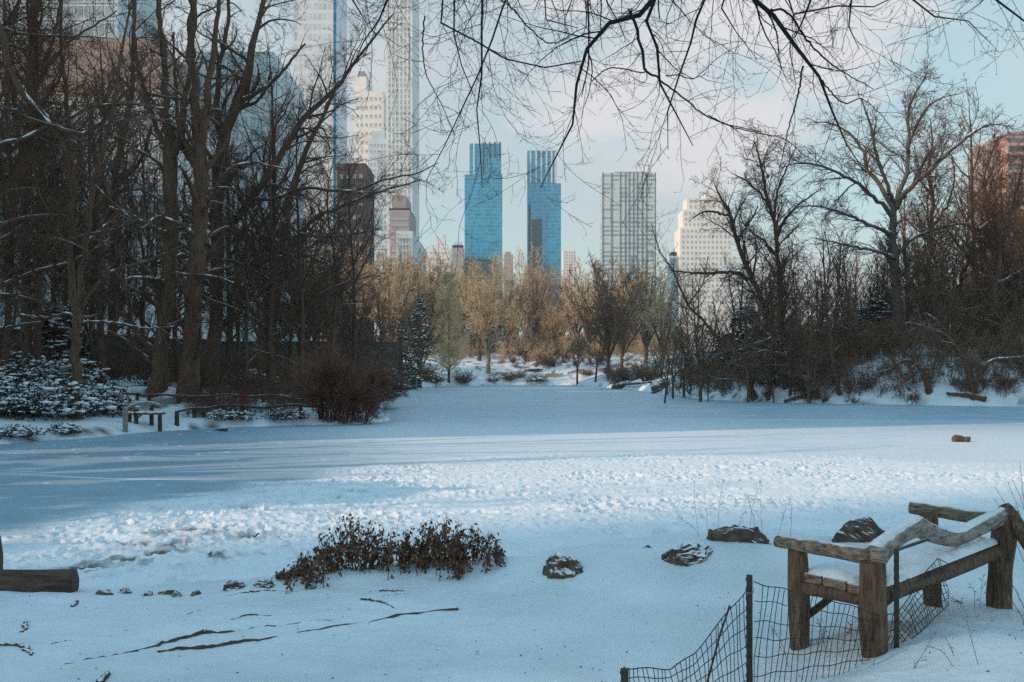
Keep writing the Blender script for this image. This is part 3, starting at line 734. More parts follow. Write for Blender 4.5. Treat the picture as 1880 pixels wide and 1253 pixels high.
hero('bare_tree', 'leaning tree reaching in from the left edge with long snow covered limbs', [
    [(-120,800,17),(-75,600,14),(-45,450,12),(-5,356,11),(28,322,10.5),(48,272,9.5),(55,200,8.5),(60,120,7.5),(62,20,6),(70,-120,4)],
    [(-60,480,6),(-30,320,5,-1),(0,268,4.2,-1.5),(35,258,4,-2),(67,243,3.8,-2),(100,229,3.5,-2.5),(134,213,3.2,-3),(161,200,2.8,-3),(218,192,2.2,-3.4),(300,199,1.2,-4)],
    [(-70,300,8),(-40,60,7,-1),(0,40,6.6,-1.5),(14,115,6.2,-2),(30,155,6,-2),(60,192,5.6,-2.4),(97,232,5,-2.6),(145,248,4.2,-3),(178,231,3.6,-3),(215,188,3,-3.2),(248,150,2.2,-3.5),(272,95,1.2,-4)],
    [(97,232,4.2,-2.6),(130,292,3.6,-2.4),(165,332,3,-2),(200,366,2.4,-2),(244,404,1.2,-2)],
    [(56,190,4.5),(90,120,3.6,.6),(125,80,3,1),(160,55,2,1.6),(215,20,1.2,2)],
    [(28,322,4,0),(5,250,3.5,-1),(-10,180,3,-2)]], 13, base=np.array([-25.0, 43.0, 1.2]))
hero('bare_tree', 'straight twin topped tree beside the rustic bench, foot behind the log rail', [
    [(286,728,15),(292,665,14),(304,570,13.5),(312,470,13),(314,400,12.5),(312,300,12),(311,262,12)],
    [(311,270,9),(306,220,8,.4),(304,160,6.5,.8),(300,90,5,1),(293,20,4,1.4),(288,-110,2.5,2)],
    [(312,290,8.5),(326,262,7.5,-.5),(338,200,6,-1),(350,130,4.5,-1.5),(358,40,3.4,-2),(366,-90,2,-2.5)],
    [(312,310,6),(296,260,5,1),(280,218,4.5,1.6),(257,140,3.8,2.2),(246,60,3,2.8),(240,-60,1.8,3.4)],
    [(313,430,4.5),(280,420,3.6,-1.4),(240,395,3,-2.4),(200,380,1.8,-3.4)],
    [(309,520,3.6),(280,512,3,-1),(236,512,2.4,-2),(225,535,1.6,-2.6)],
    [(313,500,3.4),(340,505,2.8,-1),(390,508,2.2,-2),(430,520,1.3,-3)]], 14)
hero('bare_tree', 'thickest trunk of the left wood, standing at the bend of the log rail', [
    [(343,728,17),(351,630,15.5),(358,540,15),(364,450,14.5),(368,390,14),(368,320,13.5),(364,235,11)],
    [(364,240,9.5),(357,170,8,.4),(350,100,6.6,.8),(350,20,5.4,1),(352,-100,3.4,1.4)],
    [(367,270,8),(380,190,6.5,-.6),(386,140,5.6,-1),(398,60,4.4,-1.4),(406,-60,2.8,-2)],
    [(368,330,6.5),(344,280,5.4,1.2),(326,225,4.2,2),(322,150,3,2.6),(318,60,2,3)],
    [(368,400,5),(395,350,4.2,-1.6),(414,318,3.4,-2.4),(455,300,2.6,-3),(520,310,1.5,-4)],
    [(365,440,4.2),(335,415,3.4,-1.2),(290,400,2.6,-2.2),(262,420,1.5,-3)]], 15)
hero('bare_tree', 'bare tree whose trunk bends over towards the white skyscraper', [
    [(384,713,14),(394,620,12.5),(400,520,12),(398,420,11.5),(400,330,11),(406,272,11),(420,222,10.5),(438,185,9.5),(456,134,7.5),(470,66,5.4),(484,0,4.2),(500,-110,2.6)],
    [(408,270,7),(398,200,5.8,1),(404,120,4.8,1.6),(418,40,3.6,2),(424,-80,2,2.4)],
    [(398,430,7),(425,415,7,-1),(460,366,6.6,-2),(493,318,6,-2.6),(527,268,5.4,-3),(557,221,4.8,-3.4),(600,178,3.8,-4),(634,141,3,-4.4),(680,78,2,-5),(724,24,1.1,-5.6)],
    [(440,185,4.5),(470,172,3.6,-1),(510,140,2.8,-1.6),(560,80,1.8,-2)],
    [(460,366,3.4,-2),(500,366,3,-2.6),(560,346,2.8,-3.2),(612,350,2.5,-3.6),(660,350,2.2,-4),(700,331,1.8,-4.4),(760,320,1.3,-5),(806,299,.7,-5.4)]], 16)
hero('bare_tree', 'leaning tree with arching snow lined limbs in front of the dark brick block', [
    [(467,697,15),(480,645,13),(492,598,12.5),(503,545,12),(512,480,10),(520,425,8),(536,350,6.2),(556,290,5),(590,220,3.6),(622,150,2.2)],
    [(505,540,7),(480,500,5.6,-1),(462,450,5,-1.6),(440,424,4.4,-2),(400,405,3.2,-2.6),(360,372,2,-3)],
    [(470,440,4.6,-1.6),(500,440,4.4,-2),(530,462,4,-2.4),(575,475,3.4,-2.8),(610,490,2.6,-3.2),(628,493,1.6,-3.4)],
    [(503,548,5),(470,510,4,-1.4),(485,478,3.8,-1.8),(545,468,3.4,-2.4),(590,440,2.6,-3),(640,432,1.6,-3.6),(700,420,1,-4)],
    [(490,600,4),(455,560,3.2,-1),(430,500,2.5,-2)],
    [(470,425,4,-1),(498,398,3.8,-1.4),(525,412,3.2,-2),(560,432,2.4,-2.4),(610,436,1.4,-3)],
    [(514,470,5),(540,440,4.4,-1),(580,400,3.6,-1.8),(640,374,2.8,-2.8),(700,352,2,-3.6),(775,330,1,-4.4)]], 17)
hero('bare_tree', 'slanting pale limbed tree with snow along its thin trunk above the brown bush', [
    [(470,690,5),(500,640,5),(530,600,5),(560,560,5),(580,535,4.8),(600,508,4),(626,474,3.4),(640,438,2.6),(668,392,1.6)],
    [(560,560,2.6),(600,548,2.2,-.8),(640,520,1.8,-1.4),(690,505,1,-2)],
    [(580,535,3),(575,490,2.4,.6),(590,440,1.8,1),(586,380,1,1.4)]], 18, bark='bark_brown', twig='twig_brown', base=None)
hero('bare_tree', 'slim bare tree with a crooked top between the near trunk and the twin topped tree', [
    [(196,695,9),(203,640,8.5),(210,560,9),(213,460,9),(214,400,8.5),(212,330,7.5),(224,255,6),(240,180,4.6),(244,90,3.4),(250,-40,2)],
    [(213,400,4.8),(190,350,4,1),(176,290,3.2,1.6),(166,210,2.2,2)],
    [(212,340,4.4),(236,320,3.6,-1),(262,286,3,-1.8),(280,230,2,-2.4)],
    [(212,470,3.4),(236,440,2.8,-1),(250,400,2,-1.8)]], 19)

# ---- slender trees of the wood behind
def auto_mains(G, h, r, lean, fork, nl, spread):
    top = np.array([lean[0], lean[1], 0]) * h
    pts = [np.array([0, 0, -.3]), np.array([top[0]*.15, top[1]*.15, h*.25]), top*.45 + np.array([G.normal()*.25, G.normal()*.25, h*fork]), top*.75+np.array([G.normal()*.4, G.normal()*.4, h*.8]), top + np.array([0, 0, h])]
    mains = [(pts, [r*1.2, r*.95, r*.7, r*.36, r*.08])]
    tr = catmull(pts, 30)
    for k in range(nl):
        t = fork*.75 + (1-fork*.75) * (k+.3*G.random()) / nl * .9
        i = int(t*29); p = tr[i]; a = G.uniform(0, 6.283); L = h * (1-t*.8) * spread * G.uniform(.7, 1.2)
        dx = np.array([math.cos(a), math.sin(a), 0])
        rr = r * (1 - t) * .62 + .02
        mains.append(([p, p + dx*L*.28 + [0, 0, L*.34], p + dx*L*.5 + [0, 0, L*.75], p + dx*L*.62 + [0, 0, L*1.15]], [rr, rr*.75, rr*.45, rr*.12]))
    return mains
MID = [dict(n=0, dens=1.1, t0=.10, t1=1, ang=45, Lr=.30, K=6, noise=.16, up=.08, rr=.5, rmin=.022, sides=4),
       dict(n=0, dens=2.2, t0=.1, t1=1, ang=42, Lr=.48, K=5, noise=.17, up=.05, rr=.55, rmin=.016),
       dict(n=0, dens=3.6, t0=.1, t1=1, ang=38, Lr=.55, K=4, noise=.17, up=.03, rr=.6, rmin=.0125, lmin=.3),
       dict(n=0, dens=3.0, t0=.1, t1=1, ang=38, Lr=.6, K=3, noise=.17, up=.03, rr=.7, rmin=.011, lmin=.25)]
MTH = [dict(MID[0], dens=1.0), dict(MID[1], dens=2.0), dict(MID[2], dens=2.6, rmin=.0115), dict(MID[3], dens=1.8, rmin=.0095)]
def arche(seed, h, r, fork, nl, spread, levels=MID, lean=(0, 0)):
    G = np.random.default_rng(seed); return tree_meshes(auto_mains(G, h, r, lean, fork, nl, spread), levels, G, None, None, K=14, sides=6)
ARCH = {}
def placed(key, make, name, label, group, px, py, sc, rz, bark, twig, cat='tree', tilt=0.0, pos=None):
    loc = stand(px, py) if pos is None else pos
    if key not in ARCH:
        tb, cb = make()
        r = put_tree(name, label, (0, 0, 0), tb, cb, M[bark], M[twig], group, cat)
        r.location = [float(c) for c in loc]; r.rotation_euler = (tilt, 0, rz); r.scale = (sc[0], sc[0], sc[1]); ARCH[key] = r
        return r
    return copy_tree(ARCH[key], loc, rz, sc, label, group, tilt)
def place_d(key, make, name, label, group, px, d, sc, rz, bark, twig, cat='tree', tilt=0.0):
    x = (px-940)/F*d
    return placed(key, make, name, label, group, 0, 0, sc, rz, bark, twig, cat, tilt, pos=np.array([x, d, max(gz(x, d), 0)]))

TH = [lambda: arche(31, 20, .20, .48, 9, .42, MTH), lambda: arche(32, 22, .24, .46, 10, .45, MTH), lambda: arche(33, 18, .14, .5, 7, .36, MTH), lambda: arche(34, 20, .17, .46, 9, .46, MTH)]
gw = 'slender bare trees of the left wood'
lw = 'slender bare tree in the dense wood behind the log rails'
spots = [(8,58,1.0),(72,60,1.0),(95,66,.95),(118,74,1.0),(165,70,.9),(186,62,1.05),(238,68,1.0),(262,76,1.0),(325,72,.9),(420,74,1.0),(436,82,1.05),(452,64,.8),(530,88,.8),(548,78,.62),(585,98,.75),(612,84,.55),
         (140,88,1.05),(300,92,1.1),(480,102,1.0),(655,112,.6),(690,126,.6),(-40,52,1.1),(-90,62,1.1),(640,96,.5),(505,72,.7)]
g3 = np.random.default_rng(65)
spots += [(float(g3.uniform(-60, 640)), float(g3.uniform(66, 112)), float(g3.uniform(.8, 1.15))) for _ in range(4)]
spots += [(498, 66, 1.05), (556, 66, 1.0), (606, 70, .95), (650, 78, .85)]
for k, (px, d, s) in enumerate(spots):
    q = k % 4
    place_d('wood%d' % q, TH[q], 'slender_tree', lw, gw, px, d, (s*rng.uniform(.9, 1.15), s*rng.uniform(.9, 1.15)), rng.uniform(0, 6.28), 'bark', 'twig', tilt=rng.normal()*.04)

# ---- right hillside: spreading elm, vase shaped tree, leaning shore trees, the stand behind
ELM = [dict(n=0, dens=1.5, t0=.22, t1=1, ang=32, Lr=.30, K=6, noise=.13, up=.02, rr=.45, rmin=.028, sides=4),
       dict(n=0, dens=1.8, t0=.15, t1=1, ang=38, Lr=.46, K=6, noise=.16, up=-.01, rr=.55, rmin=.019),
       dict(n=0, dens=3.4, t0=.1, t1=1, ang=36, Lr=.6, K=5, noise=.17, up=-.02, rr=.6, rmin=.016, lmin=.5),
       dict(n=0, dens=4.0, t0=.1, t1=1, ang=34, Lr=.65, K=4, noise=.17, up=-.03, rr=.7, rmin=.0145, lmin=.5)]
elm_base = np.array([(1652-940)/F*92, 92, 0]); elm_base[2] = gz(elm_base[0], elm_base[1])
hero('elm_tree', 'wide spreading bare tree with fan of rising limbs on the wooded hillside', [
    [(1652,600,13),(1648,553,11.5),(1644,477,10.5),(1639,425,9.5),(1641,380,9)],
    [(1640,402,6),(1627,380,5.4,-.5),(1605,364,4.8,-1),(1574,337,4,-2),(1528,314,3.2,-3),(1478,299,2.3,-4),(1440,306,1.2,-4.6)],
    [(1641,385,6.4),(1634,372,6,0),(1616,342,5.4,1),(1594,312,4.8,1.6),(1586,281,4.2,2),(1560,246,3.4,2.6),(1532,228,2.5,3),(1494,224,1.2,3.4)],
    [(1640,372,5.6),(1634,350,5.2,-1),(1616,306,4.5,-1.6),(1605,263,3.8,-2),(1595,218,2.8,-2.4),(1581,180,1.4,-3)],
    [(1643,380,6.6),(1654,345,5.8,1),(1665,318,5.4,1.4),(1669,260,4.6,2),(1667,211,3.6,2.4),(1679,176,2.6,2.6),(1700,138,1.2,3)],
    [(1669,262,3.6,2),(1690,216,3,1),(1721,184,2.3,.6),(1766,171,1.1,0)],
    [(1644,384,6.8),(1665,351,6,-1.4),(1697,323,5.2,-2.4),(1732,288,4.2,-3.4),(1774,253,3.2,-4.4),(1809,232,2.2,-5),(1850,227,1,-5.6)],
    [(1650,372,4.6),(1682,330,4,2),(1700,290,3.2,3),(1722,262,2.2,4),(1752,240,1.1,5)],
    [(1644,476,4.6),(1635,470,4.2,-1),(1600,459,3.6,-2),(1562,452,2.8,-3),(1500,438,1.3,-4)],
    [(1640,430,5),(1606,417,4.4,-1.4),(1570,402,3.6,-2.4),(1546,391,3,-3),(1510,381,2.1,-4),(1456,379,1,-5)],
    [(1646,470,4.6),(1677,438,3.8,-1),(1715,423,3,-2),(1773,411,2.1,-3),(1822,420,1.1,-4)]], 41, bark='bark_grey', twig='twig', base=elm_base, levels=ELM, wscale=.72)
vb = np.array([(1443-940)/F*90, 90, 0]); vb[2] = gz(vb[0], vb[1])
hero('bare_tree', 'slender vase shaped tree rising over the thicket between cream tower and spreading tree', [
    [(1443,690,6.5),(1434,560,5.6),(1425,440,5),(1421,402,4.6),(1409,366,3.8),(1398,310,2.8),(1386,262,1.4)],
    [(1424,440,4.4),(1440,405,3.6,1),(1462,380,2.8,1.6),(1500,352,1.4,2)],
    [(1421,402,3.4),(1428,350,2.7,-1),(1444,310,2,-1.6),(1462,270,1,-2)],
    [(1415,385,3),(1392,352,2.4,1),(1366,330,1.8,1.6),(1342,318,.9,2)],
    [(1426,470,2.8),(1400,440,2.3,-1),(1372,420,1.7,-2),(1350,380,.9,-3)]], 42, base=vb, levels=ELM, wscale=.8)
hero('bare_tree', 'thin crooked tree rising in front of the cream stepped tower', [
    [(1436,680,6),(1410,590,5.4),(1383,515,5),(1367,482,4.4),(1351,436,3.8),(1344,398,3),(1326,368,2.2),(1312,340,1.1)],
    [(1383,515,4,0),(1350,500,3.4,-.6),(1310,502,2.8,-1),(1262,500,1.8,-1.4),(1228,496,1,-1.8)],
    [(1352,440,2.6),(1372,415,2,.8),(1392,380,1.2,1.4)],
    [(1344,398,2.4),(1300,388,1.8,-.8),(1272,400,1,-1.2)]], 43, d=96, base=np.array([(1436-940)/F*96, 96, gz((1436-940)/F*96, 96)]), levels=ELM)
SHORE = [dict(n=0, dens=1.2, t0=.2, t1=1, ang=48, Lr=.28, K=6, noise=.18, up=.05, rr=.45, rmin=.014, sides=4),
         dict(n=0, dens=2.2, t0=.1, t1=1, ang=44, Lr=.45, K=5, noise=.18, up=.02, rr=.55, rmin=.011),
         dict(n=0, dens=2.6, t0=.1, t1=1, ang=40, Lr=.5, K=4, noise=.17, up=.01, rr=.6, rmin=.009, lmin=.2)]
hero('leaning_tree', 'long thin shore tree leaning far over to the slab tower side, snow along its trunk', [
    [(1387,734,9),(1367,687,6),(1344,649,5),(1313,614,4.2),(1286,584,3.6),(1263,561,3.2),(1238,503,2.4),(1210,457,1.4),(1196,410,.8)],
    [(1313,614,2),(1298,608,1.7,-.6),(1284,603,1,-1)],
    [(1263,561,2.2),(1290,520,1.6,.8),(1300,470,1,1.4)]], 44, levels=SHORE, wscale=.72)
hero('leaning_tree', 'leaning shore tree with an elbowed snowy limb reaching low over the ice', [
    [(1482,711,8),(1455,668,6.4),(1436,651,5.2),(1409,647,4.2),(1390,647,3.6),(1374,657,3),(1351,664,2.2),(1317,684,1.2)],
    [(1438,652,4.2),(1424,632,3.4,.4),(1409,614,3,.6),(1392,598,2.2,.8),(1378,585,1.2,1)],
    [(1416,620,2.2,.5),(1400,628,1.6,0),(1384,630,.9,-.4)]], 45, levels=SHORE, wscale=.72)
hero('bare_tree', 'slender dark tree standing at the waterline beside the elbowed leaning tree', [
    [(1543,726,5),(1528,660,4.4),(1520,591,4),(1505,572,3.2),(1478,553,2.2),(1460,520,1.1)],
    [(1520,600,3.2),(1516,540,2.6,.5),(1524,480,1.9,1),(1512,420,1,1.4)]], 46, levels=SHORE, wscale=.72)
hero('leaning_tree', 'low shore tree with a crooked snow capped branch near the waterline', [
    [(1708,719,8),(1696,691,6.4),(1681,668,5),(1654,664,4),(1635,678,3),(1612,684,1.4)],
    [(1684,672,4),(1676,640,3,.6),(1690,600,2.2,1),(1684,560,1.1,1.4)]], 47, levels=SHORE, wscale=.72)
hero('leaning_tree', 'forked shore tree with snowy arms spreading just above the far waterline', [
    [(1788,730,8.5),(1777,676,6.6),(1765,653,6),(1746,630,5),(1727,611,4.2),(1696,601,3.2),(1662,592,1.6)],
    [(1787,722,6),(1803,680,4.6,-.6),(1826,661,3.8,-1),(1876,656,2.6,-1.6),(1920,640,1.2,-2)],
    [(1746,630,3.4),(1726,595,2.6,.8),(1700,575,1.6,1.4)]], 48, levels=SHORE, wscale=.72)
hero('bare_tree', 'straight dark tree on the hillside beyond the spreading tree, next to the brick tower', [
    [(1712,640,7),(1706,560,6),(1706,480,5.6),(1711,400,5),(1711,351,4.4),(1704,316,3.4),(1712,262,2),(1708,220,1)],
    [(1710,420,3.4),(1738,380,2.8,1),(1752,330,2,1.6),(1748,290,1,2)],
    [(1711,360,3),(1690,330,2.2,-1),(1680,290,1.1,-1.6)]], 49, base=np.array([(1712-940)/F*104, 104, gz((1712-940)/F*104, 104)]), levels=ELM, wscale=.75)
hero('bare_tree', 'dark forked tree in front of the red brick tower', [
    [(1822,650,9),(1826,560,8),(1834,460,7),(1826,420,6),(1818,390,5),(1806,340,3.6),(1816,290,2.4),(1834,250,1.1)],
    [(1832,470,5),(1850,420,4.2,1),(1862,370,3.4,1.6),(1878,300,2.4,2),(1886,250,1.2,2.4)],
    [(1822,405,4),(1790,420,3.2,-1),(1782,370,2.6,-1.6),(1786,320,1.8,-2),(1800,270,.9,-2.4)],
    [(1834,520,3.4),(1870,500,2.6,1),(1910,470,1.5,2)]], 50, base=np.array([(1822-940)/F*86, 86, gz((1822-940)/F*86, 86)]), levels=ELM, wscale=.75)
gr = 'slender bare trees on the right hillside'
lr = 'slender dark bare tree in the tangled wood on the snowy hillside across the ice'
TR = [lambda: arche(61, 12, .15, .35, 9, .42), lambda: arche(62, 14, .16, .4, 9, .38), lambda: arche(63, 10, .11, .25, 9, .5), lambda: arche(64, 11, .12, .35, 7, .45, lean=(.25, 0))]
spots = [(1262,132,.9),(1290,112,.95),(1318,122,1.),(1338,106,.9),(1365,114,1.),(1392,104,1.),(1412,118,1.05),(1452,108,1.0),(1474,118,1.),(1492,98,1.),(1508,110,1.1),(1536,102,1.0),(1556,116,1.),(1580,98,.95),
         (1600,110,1.05),(1622,120,1.),(1668,100,1.),(1685,112,1.),(1728,98,1.),(1744,110,1.1),(1768,96,1.),(1786,108,1.1),(1806,100,1.1),(1846,94,1.15),(1862,104,1.15),(1880,92,1.1),(1905,98,1.2),
         (1240,150,.8),(1225,158,.7),(1640,128,1.),(1705,126,1.),(1760,124,1.),(1820,120,1.1),(1440,128,.95),(1350,134,1.),(1528,126,.9),(1575,130,.95),(1940,90,1.2),(1300,92,.62),(1420,88,.6),(1560,88,.62),(1660,86,.6),(1750,86,.7),(1850,84,.75),(1480,86,.45)]
g2 = np.random.default_rng(64)
spots += [(float(g2.uniform(1210, 1960)), float(g2.uniform(84, 128)), float(g2.uniform(.5, 1.0))) for _ in range(95)]
spots += [(px, d, 1.45) for px, d in ((1722, 92), (1764, 100), (1795, 90), (1838, 98), (1868, 88), (1690, 104), (1900, 94), (1850, 106))]
for k, (px, d, s) in enumerate(spots):
    q = (k*7 + k//3) % 4
    place_d('hill%d' % q, TR[q], 'slender_tree', lr, gr, px, d, (s*rng.uniform(.9, 1.15), s*rng.uniform(.85, 1.1)), rng.uniform(0, 6.28), 'bark_brown', 'twig_brown', tilt=rng.normal()*.07)

# ---- the sunlit trees of the far shore
def conical(seed, h, w, n=230):
    G = np.random.default_rng(seed)
    t = np.sort(G.uniform(.10, .97, n)); a = G.uniform(0, 6.283, n)
    L = w * (1 - t)**.55 * (.55 + .45*np.minimum(1, t/.22)) * G.uniform(.75, 1.1, n)
    K = 6; u = np.linspace(0, 1, K)
    P = np.zeros((n, K, 3)); P[:, :, 0] = np.cos(a)[:, None]*L[:, None]*u; P[:, :, 1] = np.sin(a)[:, None]*L[:, None]*u
    P[:, :, 2] = (t*h)[:, None] + L[:, None]*(u*.55 + .35*u*u)
    R = (.075*(1-t)+.025)[:, None] * (1-.7*u)
    tb, cb = MB(), MB(); q = np.array([[0, 0, -.3], [.05, 0, h*.3], [-.05, .05, h*.7], [0, 0, h]])
    tb.tubes(catmull(q, 10), np.linspace(.32, .03, 10), 7); cb.tubes(P, R, 4)
    P, R = grow(P, R, 10, .2, 1, 40, .34, 4, .15, .06, .6, .026, G, lmin=.45); cb.tubes(P, R, 3)
    P, R = grow(P, R, 5, .15, 1, 38, .55, 3, .15, .04, .7, .022, G, lmin=.4); cb.tubes(P, R, 3)
    return tb, cb
def fan(seed, h, r, nl, spread, levels=None):
    G = np.random.default_rng(seed); mains = [([[0, 0, -.3], [.1, 0, h*.12], [0, 0, h*.26]], [r*1.2, r, r*.85])]
    for k in range(nl):
        a = k*2.4 + G.uniform(-.4, .4); e = spread * math.sqrt((k+.6)/nl) * G.uniform(.8, 1.1); dx = np.array([math.cos(a), math.sin(a), 0])
        z0 = h*(.12 + .14*G.random()); top = h*(1.02 - .28*(e/spread)**2)
        mains.append(([[0, 0, z0], dx*e*.3 + [0, 0, z0 + (top-z0)*.33], dx*e*.68 + [0, 0, z0+(top-z0)*.7], dx*e + [0, 0, top]], [r*.6, r*.42, r*.25, r*.06]))
    return tree_meshes(mains, levels or FARL, G, None, None, K=12, sides=6)
FARL = [dict(n=0, dens=1.0, t0=.15, t1=1, ang=36, Lr=.30, K=5, noise=.14, up=.05, rr=.5, rmin=.04, sides=4),
        dict(n=0, dens=1.9, t0=.12, t1=1, ang=38, Lr=.5, K=5, noise=.16, up=.04, rr=.6, rmin=.030),
        dict(n=0, dens=2.6, t0=.1, t1=1, ang=38, Lr=.55, K=4, noise=.16, up=.02, rr=.7, rmin=.026, lmin=.5),
        dict(n=0, dens=1.6, t0=.1, t1=1, ang=36, Lr=.6, K=3, noise=.16, up=.02, rr=.8, rmin=.024, lmin=.5)]
def far_tree(name, label, make, px, py, top, hh, bark, twig, wid=1.0, key=None, group=None, rz=None, d=None):
    loc = stand(px, py) if d is None else np.array([(px-940)/F*d, d, gz((px-940)/F*d, d)])
    hgt = hz(top, loc[1]) - loc[2]; s = hgt / hh
    return placed(key or label, make, name, label, group, 0, 0, (s*wid, s), rng.uniform(0, 6.28) if rz is None else rz, bark, twig, pos=loc)
far_tree('cypress_tree', 'tan cone shaped bare tree standing alone at the far waterline', lambda: conical(71, 22, 4.6), 824, 703, 500, 22, 'bark_brown', 'twig_cone')
far_tree('bare_tree', 'pale limbed sycamore on the far slope between the twin glass towers', lambda: fan(72, 20, .42, 9, 8), 964, 640, 468, 20, 'bark_pale', 'twig_tan')
far_tree('bare_tree', 'sunlit tree with a mossy foot at the far waterline below the taller glass tower', lambda: fan(73, 20, .40, 8, 6.5), 896, 686, 478, 20, 'bark_pale', 'twig_tan')
far_tree('bare_tree', 'brown trunked tree just behind the tan cone shaped tree', lambda: fan(74, 20, .40, 7, 6), 880, 663, 490, 20, 'bark_brown', 'twig_tan')
far_tree('bare_tree', 'dark fan shaped tree with fine rising twigs below the grey slab tower', lambda: fan(75, 18, .26, 14, 7.5), 1117, 697, 486, 18, 'bark', 'twig_brown', 1.05)
far_tree('bare_tree', 'golden fan shaped tree behind the dark fan shaped one', lambda: fan(76, 18, .26, 13, 8), 1082, 660, 488, 18, 'bark_brown', 'twig_tan')
far_tree('bare_tree', 'yellow green tree lit by the sun at the foot of the grey slab tower', lambda: fan(77, 18, .3, 12, 7), 1186, 668, 482, 18, 'bark_brown', 'twig_green')
far_tree('bare_tree', 'pinkish bare tree in front of the dark podium of the striped glass tower', lambda: fan(78, 16, .3, 12, 7.5), 1000, 628, 500, 16, 'bark_brown', 'twig_pink')
far_tree('bare_tree', 'thin dark tree leaning at the far waterline right of the snowy slope', lambda: arche(79, 14, .16, .3, 8, .4), 1060, 707, 560, 14, 'bark_brown', 'twig_brown')
far_tree('bare_tree', 'thin dark tree with twin stems beside the leaning one at the far waterline', lambda: arche(80, 15, .16, .25, 9, .45, lean=(-.2, 0)), 1093, 702, 540, 15, 'bark_brown', 'twig_brown')
far_tree('bare_tree', 'pale golden tree with drooping twigs below the low cream block', lambda: fan(81, 18, .3, 12, 8), 792, 640, 466, 18, 'bark_pale', 'twig_tan')
gt = 'tan bare trees in the sunlit belt of the far shore'
lt = 'tan bare tree in the sunlit belt of trees along the far shore'
for k, (px, d, top, tw) in enumerate([(578,236,460,'twig_gold'),(604,226,478,'twig_tan'),(636,290,458,'twig_gold'),(668,292,472,'twig_pink'),(704,300,470,'twig_gold'),(722,292,490,'twig_tan'),(742,300,478,'twig_gold'),(765,320,458,'twig_pink'),(715,270,480,'twig_tan'),(850,320,486,'twig_tan'),(930,330,512,'twig_gold'),(1030,330,532,'twig_gold'),(1060,320,498,'twig_pink'),
                       (815,300,500,'twig_gold'),(870,340,505,'twig_tan'),(985,345,492,'twig_pink'),(1142,250,500,'twig_tan'),(1215,230,508,'twig_tan'),(1165,300,498,'twig_green'),(905,360,520,'twig_tan'),(945,300,560,'twig_tan'),(1018,300,560,'twig_gold')]):
    far_tree('bare_tree', lt, (lambda: fan(82, 18, .28, 12, 8)) if tw == 'twig_tan' else (lambda: fan(83, 18, .28, 12, 8.5)) if tw == 'twig_gold' else (lambda: fan(84, 17, .28, 12, 8)), px, 0, top, 18, 'bark_brown', tw, 1.0, 'belt' + tw, gt, None, d)
for (px, py, top, a) in [(735,700,520,85),(690,672,500,86),(668,690,560,87)]:
    pass
gm = 'shaded bare trees where the street wall meets the far shore'
lm = 'shaded brown bare tree on the bank below the grey street buildings'
for k, (px, d, top) in enumerate([(700,150,520),(560,108,425),(592,112,470),(640,122,530),(735,140,560),(770,200,540)]):
    far_tree('bare_tree', lm, (lambda: fan(88, 17, .26, 11, 6.5)) if k % 2 else (lambda: arche(89, 17, .2, .35, 10, .42)), px, 0, top, 17, 'bark_brown', 'twig_brown', 1.0, 'mid%d' % (k % 2), gm, None, d)

# conifers with snow on their layered boughs
def blob_template():
    import bmesh
    bm = bmesh.new(); bmesh.ops.create_icosphere(bm, subdivisions=1, radius=1)
    v = np.array([x.co[:] for x in bm.verts]); f = np.array([[q.index for q in p.verts] for p in bm.faces]); bm.free(); return v, f
BV, BF = blob_template()
def blobs(b, C, sc, G, mi=0):
    C = np.asarray(C); n = len(C); sc = np.asarray(sc)
    if sc.ndim == 1: sc = np.stack([sc, sc, sc*.5], 1)
    a = G.uniform(0, 6.28, n); ca, sa = np.cos(a), np.sin(a)
    v = BV[None] * (1 + .25*G.normal(size=(n, len(BV), 1))) * sc[:, None, :]
    x = v[..., 0]*ca[:, None] - v[..., 1]*sa[:, None]; y = v[..., 0]*sa[:, None] + v[..., 1]*ca[:, None]
    v = np.stack([x, y, v[..., 2]], -1) + C[:, None, :]
    f = (BF[None] + len(BV)*np.arange(n)[:, None, None]).reshape(-1, 3)
    b.add(v.reshape(-1, 3), f, mi)
def leaves(b, C, D, L, Wd, G, mi=0):
    """folded two-quad leaves along D"""
    D = unit(D); n = len(C); q = G.normal(size=(n, 3)); s = unit(np.cross(D, q)); nn = np.cross(s, D)
    L = np.broadcast_to(np.asarray(L, float), (n,))[:, None]; Wd = np.broadcast_to(np.asarray(Wd, float), (n,))[:, None]
    mid = C + D*L*.5; tip = C + D*L - nn*L*.12
    l = mid + s*Wd + nn*Wd*.35; r = mid - s*Wd + nn*Wd*.35
    v = np.stack([C, l, tip, r], 1).reshape(-1, 3)
    i = 4*np.arange(n)[:, None]
    f = np.concatenate([i + [[0, 1, 2, 2]], i + [[0, 2, 3, 3]]])
    b.add(v, f, mi)
